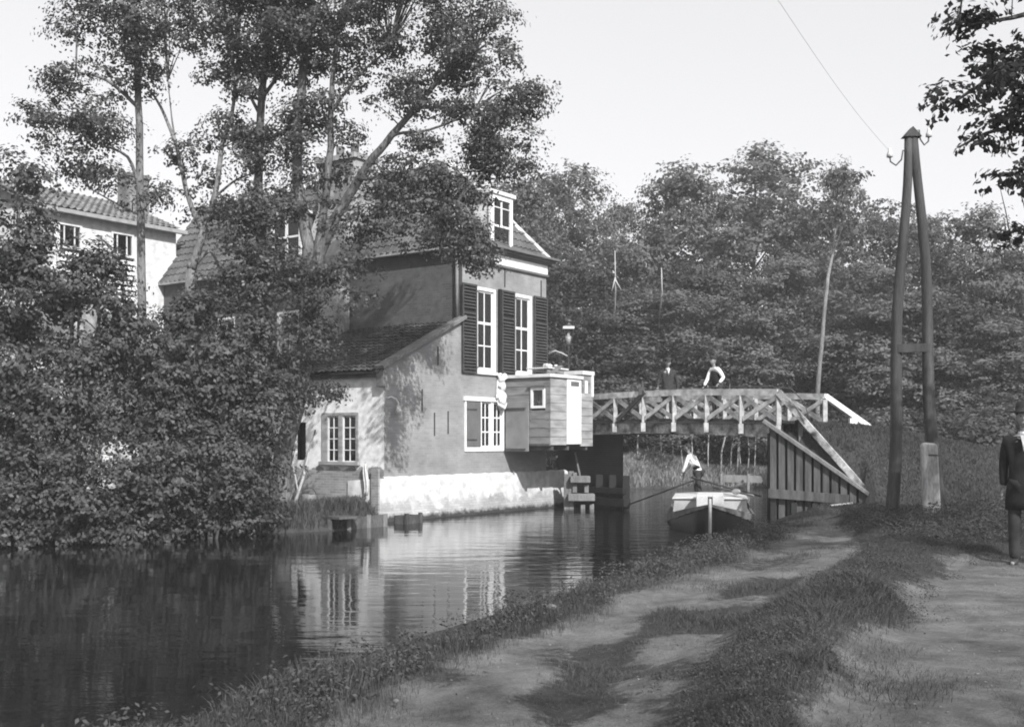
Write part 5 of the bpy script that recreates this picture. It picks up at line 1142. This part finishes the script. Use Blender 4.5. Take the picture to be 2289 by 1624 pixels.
# -- bushes on the left bank
BUSH = [
 ('tallest bush at the left edge, its loose top reaching above the outbuilding eaves', [(40, 400, 55, 70, 22.6, .8), (55, 520, 65, 90, 22.6, 1), (70, 660, 90, 100, 22.6, 1.2), (40, 800, 90, 100, 22.4, 1.2), (10, 950, 90, 130, 22.4, 1.2), (-50, 600, 70, 150, 22.6, 1)]),
 ('broad leafy bush left of the slender tree trunk', [(160, 640, 80, 70, 22.4, 1.1), (225, 700, 70, 60, 22.4, 1.1), (190, 800, 100, 90, 22.2, 1.2), (130, 900, 90, 90, 22, 1.2), (290, 720, 45, 40, 22.6, .8), (180, 570, 55, 35, 22.6, .7), (230, 610, 35, 25, 22.6, .6)]),
 ('low bush hanging over the water at the far left', [(90, 1040, 110, 90, 21.8, 1.2), (60, 1140, 100, 70, 21.6, 1.1), (180, 1130, 90, 70, 21.7, 1.1), (120, 1195, 110, 28, 21.7, 1), (230, 1190, 70, 25, 21.9, 1), (20, 1195, 70, 30, 21.7, 1)]),
 ('dense bush in front of the foot of the slender tree', [(330, 830, 90, 70, 23, 1.2), (280, 920, 90, 80, 22.8, 1.2), (370, 950, 90, 80, 22.8, 1.2)]),
 ('low bush over the water below the slender tree', [(300, 1060, 100, 80, 22.2, 1.2), (290, 1150, 90, 50, 22, 1.1), (400, 1080, 80, 70, 22.4, 1.2), (320, 1185, 90, 25, 22.2, 1), (410, 1175, 70, 25, 22.6, 1)]),
 ('rounded bush between the slender tree and the ivy-clad tree', [(440, 700, 75, 60, 24, 1.1), (480, 790, 90, 80, 23.6, 1.2), (410, 760, 60, 60, 23.6, 1.1), (440, 880, 80, 80, 23.4, 1.2)]),
 ('dark bush around the feet of the ivy-clad tree', [(560, 760, 75, 80, 24.4, 1.2), (570, 880, 80, 80, 24, 1.2), (540, 980, 80, 80, 23.6, 1.2), (630, 900, 40, 60, 24.8, .8), (615, 830, 60, 60, 24.8, 1.)]),
 ('low bush over the water left of the leaning poles', [(470, 1010, 80, 70, 23, 1.2), (500, 1110, 80, 50, 22.9, 1.2), (580, 1080, 50, 60, 23.6, 1.1), (440, 1155, 60, 40, 22.9, 1), (520, 1165, 70, 25, 23.4, 1), (610, 1150, 70, 28, 24, .9)]),
]
for lb, bl in BUSH: tree('bank_bush', lb, 'bush', bl, [], 'leafbush', .095, 170, .32, 'bark', 'bushes along the left bank', maxn=50, flat=.8)
# -- overhanging tree at the right
tree('overhanging_tree', 'near tree leaning in from the right edge above the standing person', 'tree',
  [(2260, 120, 60, 80, 12.5, .9), (2180, 70, 50, 35, 12.6, .45), (2330, 200, 90, 130, 12.4, 1), (2205, 190, 45, 28, 12.6, .45), (2130, 230, 38, 10, 12.7, .5), (2225, 290, 50, 30, 12.6, .55), (2190, 320, 40, 14, 12.7, .5), (2262, 400, 35, 60, 12.6, .5), (2330, 420, 70, 100, 12.4, .8), (2262, 520, 45, 10, 12.6, .5), (2160, 130, 45, 16, 12.6, .4), (2150, 50, 30, 20, 12.6, .4),
   (2420, 0, 190, 230, 12, .7), (2600, 200, 250, 260, 11.5, .6), (2750, -100, 250, 250, 11, .5), (2450, -300, 250, 200, 11, .5), (3300, -300, 420, 330, 12.5, .6), (2950, 0, 330, 300, 12.5, .6)],
  [([(2560, 1250, 12.2), (2560, 800, 12.2), (2540, 400, 12.1), (2520, 100, 12), (2500, -200, 11.8)], .22, .08), ([(2545, 420, 12.1), (2440, 330, 12.3), (2330, 300, 12.5), (2230, 290, 12.6), (2140, 330, 12.7)], .06, .01), ([(2535, 250, 12.1), (2400, 150, 12.4), (2280, 140, 12.5), (2190, 190, 12.6), (2110, 245, 12.7)], .07, .008), ([(2520, 120, 12), (2380, 20, 12.3), (2260, 40, 12.5), (2140, 60, 12.6)], .06, .01), ([(2545, 500, 12.1), (2400, 500, 12.4), (2300, 510, 12.5), (2225, 528, 12.6)], .04, .008)],
  'leafnear', .08, 60, .22, 'bark', maxn=300, twig=.006, flat=.7)

# -- the wood behind the bridge : five prototypes, copied
def wood_proto(h_, wd_, kind, pale):
    """broadleaved wood tree: boughs in irregular tiers from the ground up, built as overlapping masses of sprays"""
    root = empty('wood_tree', (0, 0, 0)); bl = []
    nb = 34
    for i in range(nb):
        f = (i+.5)/nb; z = h_*(.04+.90*f)
        env = (math.sin(PI*(.18+.78*f))**.7) if kind == 0 else (1.05-.75*f)
        rr = wd_*env; a = i*2.4+random.uniform(-.5, .5); q = rr*random.uniform(.35, .75)*(0 if f > .95 else 1); s_ = wd_*random.uniform(.24, .50)*(.6+.4*env)
        bl.append((Vector((q*math.cos(a), q*math.sin(a), z+random.uniform(-.4, .4))), (s_*1.15, s_*1.15, s_*.75), 1.0))
    V_, F_, C = crown(bl, .19, 74, .62, .75, drop=.15)
    npmesh('crown', V_, F_, M['leafwood2' if pale == 2 else 'leafwood'], root)
    mb = MB(); limb_tubes(mb, [([(0, 0, -.5), (.15, 0, h_*.3), (-.1, .1, h_*.6), (0, 0, h_*.95)], .17, .03)], C, .02, 60)
    mb.build('trunk', M['barkpale' if pale == 1 else 'bark'], root, True)
    0 and print('wood leaves', len(F_))
    return root
protos = [wood_proto(16, 3.9, 0, 0), wood_proto(16, 3.6, 0, 2), wood_proto(16, 3.3, 1, 1), wood_proto(16, 4.2, 0, 0), wood_proto(16, 3.7, 0, 2)]
used_p = set()
def copytree(o, parent=None):
    c = o.copy(); COL.objects.link(c); c.parent = parent
    for ch_ in o.children: copytree(ch_, c)
    return c
WOOD = [ # px, top py, width factor, depth, proto, label
 (1120, 400, 1.1, 60, 1, 'wood tree just right of the great tree crown, behind the front dormer'),
 (1185, 380, .95, 58, 0, 'rounded wood tree rising directly behind the right corner of the house roof'),
 (1270, 375, 1.1, 60, 3, 'broad wood tree above the street lamp with a flat rounded top'),
 (1392, 436, .85, 62, 2, 'small pointed wood tree at the dip of the skyline'),
 (1465, 474, .85, 63, 4, 'lowest wood tree of the skyline, left of the twin peaks'),
 (1545, 352, 1.2, 61, 0, 'left one of the two highest rounded wood trees above the bridge'),
 (1690, 344, 1.35, 62, 3, 'right one of the two highest rounded wood trees above the bridge'),
 (1790, 445, .9, 63, 1, 'wood tree in the gap left of the tall narrow tree'),
 (1882, 350, .8, 54, 2, 'tall narrow wood tree with a long pale trunk left of the A-shaped pole'),
 (1985, 458, 1.1, 60, 4, 'wood tree directly behind the left leg of the A-shaped pole'),
 (2075, 470, 1.1, 56, 0, 'wood tree showing just right of the A-shaped pole'),
 (2165, 470, 1.15, 52, 3, 'wood tree between the A-shaped pole and the overhanging leaves'),
 (2245, 540, 1.1, 52, 1, 'wood tree behind the hat of the standing person'),
 (2330, 560, 1.2, 55, 4, 'wood tree at the right edge sinking out of the picture'),
 (1240, 560, 1.2, 51, 4, 'lower wood tree behind the right shutters and the street lamp'),
 (1350, 600, 1.2, 50, 1, 'lower dark wood tree between the street lamp and the jacketed person'),
 (1455, 640, 1.3, 49.5, 0, 'lower wood tree above the person in the dark jacket'),
 (1570, 580, 1.25, 52, 4, 'lower dark wood tree above the person in the waistcoat'),
 (1660, 620, 1.2, 51, 3, 'lower wood tree above the middle of the right bridge half'),
 (1765, 560, 1.2, 52, 0, 'lower wood tree above the bank end of the bridge'),
 (1960, 600, 1.3, 50, 3, 'lower wood tree above the far sloping handrail'),
 (2055, 640, 1.2, 48, 0, 'lower wood tree seen between the legs of the A-shaped pole'),
 (2150, 660, 1.3, 47, 1, 'lower wood tree above the pale stump post'),
 (2250, 720, 1.3, 46, 3, 'lower wood tree right behind the standing person'),
]
for (px, py, wf, d, pi_, lb) in WOOD:
    x = (px-CX)/FPX*d; z0_ = hz(x, d); top_ = EYE-(py-HY)/FPX*d; sc = (top_-z0_)/15.6
    o = protos[pi_] if pi_ not in used_p else copytree(protos[pi_]); used_p.add(pi_)
    o.location = (x, d, z0_); o.scale = (wf*.95*max(sc, .75), wf*.95*max(sc, .75), sc); o.rotation_euler = (0, 0, random.uniform(0, 6.28))
    tag(o, lb, 'tree', 'trees of the wood behind the bridge')
tree('pale_trunk_tree', 'narrow tree with a long bare pale trunk above the bank end of the bridge', 'tree',
  [(1885, 400, 45, 35, 50, .6), (1870, 460, 60, 45, 50, .5), (1900, 520, 60, 50, 50.5, .4)],
  [([(1826, 1000, 46.5), (1828, 870, 46.5), (1838, 740, 46.6), (1850, 620, 47), (1856, 590, 48.5), (1864, 540, 52), (1880, 420, 54)], .12, .04)], 'leafwood2', .18, 50, .5, 'barkpale', maxn=30)
# undergrowth shrubs of the wood edge
def shrub_proto(leaf):
    root = empty('wood_shrub', (0, 0, 0)); bl = [(Vector((random.uniform(-1, 1), random.uniform(-.6, .6), random.uniform(1.0, 2.4))), (1.0, .9, .8), 1) for _ in range(7)]
    V_, F_, C = crown(bl, .12, 130, .5, .8); npmesh('foliage', V_, F_, M[leaf], root)
    mb = MB(); limb_tubes(mb, [([(0, 0, -.3), (.1, 0, 1), (.2, 0, 2)], .05, .02)], C, .02, 25); mb.build('stems', M['bark'], root, True); return root
sps = [shrub_proto('leafwood'), shrub_proto('leafwood2')]; us = set()
SH = [(1250, 51, 1.5, 'behind the cabin roof'), (1340, 49, 1.5, 'at the house end of the bridge'), (1430, 51.5, 1.4, 'behind the iron clamp on the railing'), (1530, 52, 1.4, 'between the two persons on the bridge'), (1640, 52, 1.5, 'right of the person in the waistcoat'), (1730, 53, 1.5, 'above the bank end of the near railing'), (1810, 52, 1.6, 'behind the far railing post'), (1890, 46, 1.3, 'above the far sloping handrail'), (1970, 44, 1.4, 'left of the A-shaped pole foot'), (2050, 44, 1.4, 'between the legs of the A-shaped pole'), (2140, 43, 1.4, 'right of the stump post'), (2220, 42, 1.5, 'just left of the standing person'), (2300, 42, 1.5, 'behind the standing person')]
for i, (px, d, sc, wh) in enumerate(SH):
    x = (px-CX)/FPX*d; o = sps[i % 2] if (i % 2) not in us else copytree(sps[i % 2]); us.add(i % 2)
    o.location = (x, d, hz(x, d)-.1); o.scale = (sc*1.1, sc, sc*random.uniform(.85, 1.1)); o.rotation_euler = (0, 0, random.uniform(0, 6))
    tag(o, 'shrub of the wood edge '+wh, 'shrub', 'shrubs along the edge of the wood')
# bare saplings seen under the bridge
SAP = []
for i, (px, py0, py1, ln, pw) in enumerate([(1425, 1045, 940, 4, .05), (1452, 1050, 930, -3, .04), (1478, 1050, 930, 2, .05), (1502, 1050, 930, 5, .04), (1528, 1055, 930, -12, .05), (1545, 1050, 930, -2, .045), (1582, 1052, 920, 3, .04), (1606, 1050, 920, 16, .06), (1628, 1050, 920, 10, .045), (1642, 1050, 920, 8, .05), (1655, 1048, 925, 4, .04), (1668, 1048, 925, 9, .045), (1684, 1048, 930, 6, .04)]):
    d = 47.9+random.uniform(0, .8); pw *= .62; ln = ln*1.6+random.uniform(-7, 7); p_ = at(px+random.uniform(-4, 4), py0, d); p_.z = hz(p_.x, p_.y)-.1; q_ = at(px+ln, py1-60, d)
    o = MB().tube([p_, p_.lerp(q_, .3)+Vector((random.uniform(-.14, .14), 0, 0)), p_.lerp(q_, .65)+Vector((random.uniform(-.14, .14), 0, 0)), q_], [pw*1.3, pw*1.1, pw*.9, pw*.6], 7).build('sapling_trunk', M['deadwood'], None, True)
    tag(o, 'slender pale bare sapling trunk standing in the wood edge under the bridge', 'sapling', 'pale sapling trunks seen under the bridge')
for (px, y0_, y1_, d, lb) in ((1375, 560, 650, 47, 'pale forked dead stem in front of the wood right of the street lamp'), (1479, 598, 650, 47, 'short pale dead stem in the wood above the person in the dark jacket')):
    a = at(px, y1_, d); b_ = at(px-1, y0_, d); mb = MB(); gz = hz(a.x, d)
    mb.tube([(a.x+.4, d+5.5, gz-.2), (a.x+.3, d+4.5, (a.z+gz)/2), (a.x+.1, d+1.5, a.z-.8), a, b_], [.06, .05, .035, .035, .02], 7)
    if px == 1375: mb.tube([at(1375, 625, d-.05), at(1388, 648, d-.1)], [.035, .02], 6); mb.tube([at(1375, 620, d-.05), at(1367, 650, d-.1)], [.04, .025], 6)
    o = mb.build('dead_stem', M['deadwood'], None, True); tag(o, lb, 'dead tree')
# revetment and grass of the far bank
rv = empty('far_bank_revetment', (0, 0, 0)); tag(rv, 'low pale timber revetment on the far bank seen under the right half of the bridge', 'revetment')
mb = MB(); mb.beam(at(1615, 1068, 46.5), at(1702, 1070, 46.9), .08, .3); mb.build('revetment_boards', M['timber'], rv)
for px in (1612, 1672): MB().beam(at(px, 1058, 46.3), at(px, 1095, 46.3), .10, .10).build('stake', M['timber'], rv)

# ------------------------------------------------------------------ grass
def blades(name, pts, hmin, hmax, wdt, m_, lean=.5, kind='stuff', label=None, cat=None):
    n_ = len(pts); X, Y = pts[:, 0], pts[:, 1]; Z = height(X, Y); h_ = rng.uniform(hmin, hmax, n_)*pts[:, 2]
    a = rng.uniform(0, 6.283, n_); b_ = rng.uniform(0, 6.283, n_); ln = rng.uniform(.1, 1, n_)*lean*h_
    dx, dy = np.cos(a)*wdt/2*(h_/hmax+.4), np.sin(a)*wdt/2*(h_/hmax+.4); ox, oy = np.cos(b_)*ln, np.sin(b_)*ln
    P = np.stack([np.stack([X-dx, Y-dy, Z-.02], -1), np.stack([X+dx, Y+dy, Z-.02], -1), np.stack([X+dx*.7+ox*.4, Y+dy*.7+oy*.4, Z+h_*.6], -1), np.stack([X-dx*.7+ox*.4, Y-dy*.7+oy*.4, Z+h_*.6], -1), np.stack([X+ox, Y+oy, Z+h_*.95], -1)], 1).reshape(-1, 3)
    base = np.arange(n_)[:, None]*5; q = base+np.array([[0, 1, 2, 3]]); t_ = base+np.array([[3, 2, 4, 4]])
    F_ = np.concatenate([q, base+np.array([[3, 2, 4, 4]])[:, :4]]) if False else q
    o = npmesh_mixed(name, P, q, base+np.array([[3, 2, 4]]), m_)
    tag(o, label, cat, kind=kind); return o
def npmesh_mixed(name, V_, Q, T, m_):
    me = D.meshes.new(name); me.vertices.add(len(V_)); me.vertices.foreach_set('co', V_.astype(np.float32).ravel())
    lv = np.concatenate([Q.ravel(), T.ravel()]).astype(np.int32); me.loops.add(len(lv)); me.loops.foreach_set('vertex_index', lv)
    ls = np.concatenate([np.arange(len(Q))*4, len(Q)*4+np.arange(len(T))*3]).astype(np.int32); me.polygons.add(len(ls)); me.polygons.foreach_set('loop_start', ls)
    me.update(calc_edges=True); me.materials.append(m_); o = D.objects.new(name, me); COL.objects.link(o); return o
def scatter(n_, x0, x1, y0, y1, keep, nearbias=0):
    X = rng.uniform(x0, x1, n_); u = rng.uniform(0, 1, n_); Y = y0+(y1-y0)*(u**(1+nearbias)); d = sdist(X, Y); k = keep(X, Y, d); sel = rng.uniform(0, 1, n_) < k
    return np.stack([X[sel], Y[sel], .45+.55*np.clip(k[sel], 0, 1)+.25*np.clip(wob(X[sel], Y[sel], 2.2), -.6, 1)], -1)
rside = lambda X, Y: (X > -3.6+(Y-2)*.45) & (Y < 34)
vis = lambda X, Y: (np.abs(X) < Y*.50+.8)
pts = scatter(1100000, -3.2, 7, 4.2, 27, lambda X, Y, d: np.where(rside(X, Y) & vis(X, Y) & (d > .0), (1-sm(.7, 1.3, d+.16*wob(X, Y, 2.3)))*(1-.5*sm(10, 22, Y)), 0), .35)
pts[:, 2] *= .55+.6*np.clip(.5+wob(pts[:, 0], pts[:, 1], 3.1), 0, 1.3)
blades('grass', pts, .04, .17, .005, M['grass'], .8, label='rough grass along the edge of the near bank', cat='grass')
def verge(X, Y, d):
    m_ = np.maximum(np.clip(1-1.1*pathmask(X, Y), 0, 1)**1.3, .22*sm(-.1, .8, wob(X, Y, 3.3)+.2)); return np.where(rside(X, Y) & vis(X, Y) & (d > .9) & (d < 9), m_*.9*(1-.4*sm(8, 20, Y)), 0)
pts = scatter(2200000, -2, 12, 4.4, 29, verge, .5)
pts[:, 2] *= .45+.8*np.clip(.4+wob(pts[:, 0], pts[:, 1], 2.6), 0, 1.2)
blades('grass', pts, .022, .08, .0042, M['grass'], 1.8, label='short trodden grass of the verge between the two paths', cat='grass')
pts = scatter(160000, 6.5, 20, 26, 36, lambda X, Y, d: np.where(d > .3, 1.0, 0))
blades('grass', pts, .03, .09, .018, M['slope'], 1.0, label='grass on the earth ramp leading up to the bridge', cat='grass')
pts = scatter(90000, 2.5, 14, 45.5, 53, lambda X, Y, d: np.where(d > .0, 1.0, 0))
blades('grass', pts, .12, .5, .03, M['reed'], 1.0, label='tall pale grass of the far bank seen under the bridge', cat='grass')
pts = scatter(60000, -12, -2.5, 21, 28.5, lambda X, Y, d: np.where((d > .0) & ~rside(X, Y), 1.0*(1-.6*sm(.4, 1.5, d)), 0))
blades('grass', pts, .08, .3, .02, M['grass'], .8, label='grass at the foot of the bushes on the left bank', cat='grass')
# broad-leaved weeds of the near bank
pw = scatter(5200, -3, 5, 4.6, 19, lambda X, Y, d: np.where(rside(X, Y) & vis(X, Y) & (d > .1) & (d < 1.1), .8, 0))
PP = []; NN = []
for x, y, k in pw:
    z = hz(x, y); nl = int(rng.integers(14, 34)); a = rng.uniform(0, 6.28, nl); r_ = rng.uniform(.02, .14, nl); PP.append(np.stack([x+r_*np.cos(a), y+r_*np.sin(a), z+rng.uniform(.03, .26, nl)*k], -1)); q = np.stack([np.cos(a)*.5, np.sin(a)*.5, rng.uniform(.3, 1, nl)], -1)+rng.normal(size=(nl, 3))*.25; NN.append(q/np.linalg.norm(q, axis=1, keepdims=True))
V_, F_ = leaves(np.concatenate(PP), np.concatenate(NN), .033, .5); o = npmesh('weeds', V_, F_, M['weed']); tag(o, 'broad-leaved weeds growing among the near bank grass', 'weeds', kind='stuff')
# small stones and litter on the path
for i, (px, py, r_, lb) in enumerate(((1232, 1352, .03, 'larger pale stone in the grass strip at mid bank'), (1215, 1348, .02, 'smaller pale stone just left of the larger one in the grass strip'), (885, 1532, .014, 'flat pale stone at the path edge near the bottom'))):
    d = (EYE-.52)*FPX/(py-HY); q = at(px, py, d); q.z = hz(q.x, q.y)+.02
    mb = MB(); mb.ball(q+Vector((0, 0, .03)), (r_*1.5, r_*1.2, r_), 10, 7, lambda p: p*(1+.12*math.sin(p.x*7+i)*math.cos(p.z*5))); o = mb.build('stone', M['dullstone'], None, True); tag(o, lb, 'stone', 'pale stones by the path')
# ------------------------------------------------------------------ trees standing beside and behind the photographer, whose shade falls on the towpath
def road_tree(x, y, label, dens_, top_=9.5, rad=2.6):
    gz = hz(x, y); root = empty('roadside_tree', (x, y, gz)); tag(root, label, 'tree')
    bl = [(Vector((random.uniform(-1, 1)*rad*.8, random.uniform(-1, 1)*rad*.8, random.uniform(.5, 1)*top_)), (rad*.5, rad*.5, rad*.4), dens_) for _ in range(9)]
    V_, F_, C = crown(bl, .12, 40, .5, .6); npmesh('crown', V_, F_, M['leafnear'], root)
    mb = MB(); limb_tubes(mb, [([(0, 0, -.3), (.1, .1, top_*.4), (0, 0, top_)], .2, .05)], C, .012, 60); mb.build('trunk', M['bark'], root, True)
road_tree(12.2, 6.0, 'roadside tree outside the right of the frame, throwing shade on the standing person', .6)
road_tree(7.5, -7.0, 'roadside tree behind the camera, throwing broken shade on the towpath', .42, 10, 3.2)
# ------------------------------------------------------------------ air
hm = D.materials.new('haze'); hm.use_nodes = True; n = hm.node_tree; n.nodes.clear(); oo = n.nodes.new('ShaderNodeOutputMaterial'); pv = n.nodes.new('ShaderNodeVolumePrincipled')
pv.inputs['Color'].default_value = (.95, .95, .96, 1); pv.inputs['Density'].default_value = .0011; n.links.new(pv.outputs[0], oo.inputs['Volume'])
hb = MB().box(-100, 100, -25, 110, -2, 24).build('haze', hm); tag(hb, 'pale summer haze hanging over the canal and the wood', 'haze', kind='stuff')

# ------------------------------------------------------------------ small stones and clods trodden into the paths
pp = scatter(9000, -2.5, 9, 4.4, 16, lambda X, Y, d: np.where(rside(X, Y) & vis(X, Y) & (d > .6) & (d < 6.5), .25+.6*pathmask(X, Y), 0), .6)
PV = []; PF = []
oct_ = np.array([(1, 0, 0), (0, 1, 0), (-1, 0, 0), (0, -1, 0), (0, 0, 1), (0, 0, -.6)]); of = np.array([(0, 1, 4), (1, 2, 4), (2, 3, 4), (3, 0, 4), (1, 0, 5), (2, 1, 5), (3, 2, 5), (0, 3, 5)])
n_ = len(pp); r_ = .003+.012*rng.uniform(0, 1, n_)**4; zz = height(pp[:, 0], pp[:, 1])+.004
v_ = oct_[None]*r_[:, None, None]*rng.uniform(.6, 1.4, (n_, 6, 1))*np.array([1.2, 1, .6]); v_ = v_+np.stack([pp[:, 0], pp[:, 1], zz], -1)[:, None]
o = npmesh('pebbles', v_.reshape(-1, 3), (of[None]+np.arange(n_)[:, None, None]*6).reshape(-1, 3), M['dullstone']); tag(o, 'pebbles and clods scattered over the trodden paths', 'pebbles', kind='stuff')
# fallen leaves and torn weeds lying flat
pl = scatter(700, -2.5, 9, 4.4, 16, lambda X, Y, d: np.where(rside(X, Y) & vis(X, Y) & (d > .9) & (d < 7), .6, 0), .6)
N_ = np.array([0, 0, 1.0])+rng.normal(size=(len(pl), 3))*.3; N_ /= np.linalg.norm(N_, axis=1, keepdims=True)
V_, F_ = leaves(np.stack([pl[:, 0], pl[:, 1], height(pl[:, 0], pl[:, 1])+.012], -1), N_, .024, .6); o = npmesh('fallen_leaves', V_, F_, M['slope']); tag(o, 'dry fallen leaves lying on the towpath and verge', 'leaves', kind='stuff')

# low herbs (clover, plantain) in the turf, and the tall dark weeds round the feet of the pole
def herbs(name, pts, rad, zlo, zhi, nmin, nmax, size, m_, label):
    PP = []; NN = []
    Z = height(pts[:, 0], pts[:, 1])
    for (x, y, k), z in zip(pts, Z):
        nl = int(rng.integers(nmin, nmax)); a = rng.uniform(0, 6.28, nl); q_ = rad*rng.uniform(.1, 1, nl); PP.append(np.stack([x+q_*np.cos(a), y+q_*np.sin(a), z+rng.uniform(zlo, zhi, nl)*k], -1)); q = np.stack([np.cos(a)*.4, np.sin(a)*.4, rng.uniform(.3, 1, nl)], -1)+rng.normal(size=(nl, 3))*.3; NN.append(q/np.linalg.norm(q, axis=1, keepdims=True))
    V_, F_ = leaves(np.concatenate(PP), np.concatenate(NN), size, .55); o = npmesh(name, V_, F_, m_); tag(o, label, name, kind='stuff')
herbs('herbs', scatter(26000, .2, 9, 4.4, 20, lambda X, Y, d: np.where(vis(X, Y) & (d > 1.2), (1-sm(-.35, .25, sdist(X, Y, ISLE)+.35*wob(X, Y, 2.9)))*.7, 0), .5), .07, .01, .09, 6, 18, .018, M['weed'], 'small broad-leaved herbs mixed into the turf between the two paths')
herbs('weeds', scatter(4200, 5.6, 12, 15, 25, lambda X, Y, d: np.where((d > 1.6), (1-sm(-.1, .5, sdist(X, Y, ISLE)))*.6, 0)), .14, .02, .26, 14, 30, .04, M['weed'], 'tall dark weeds around the feet of the telegraph pole')
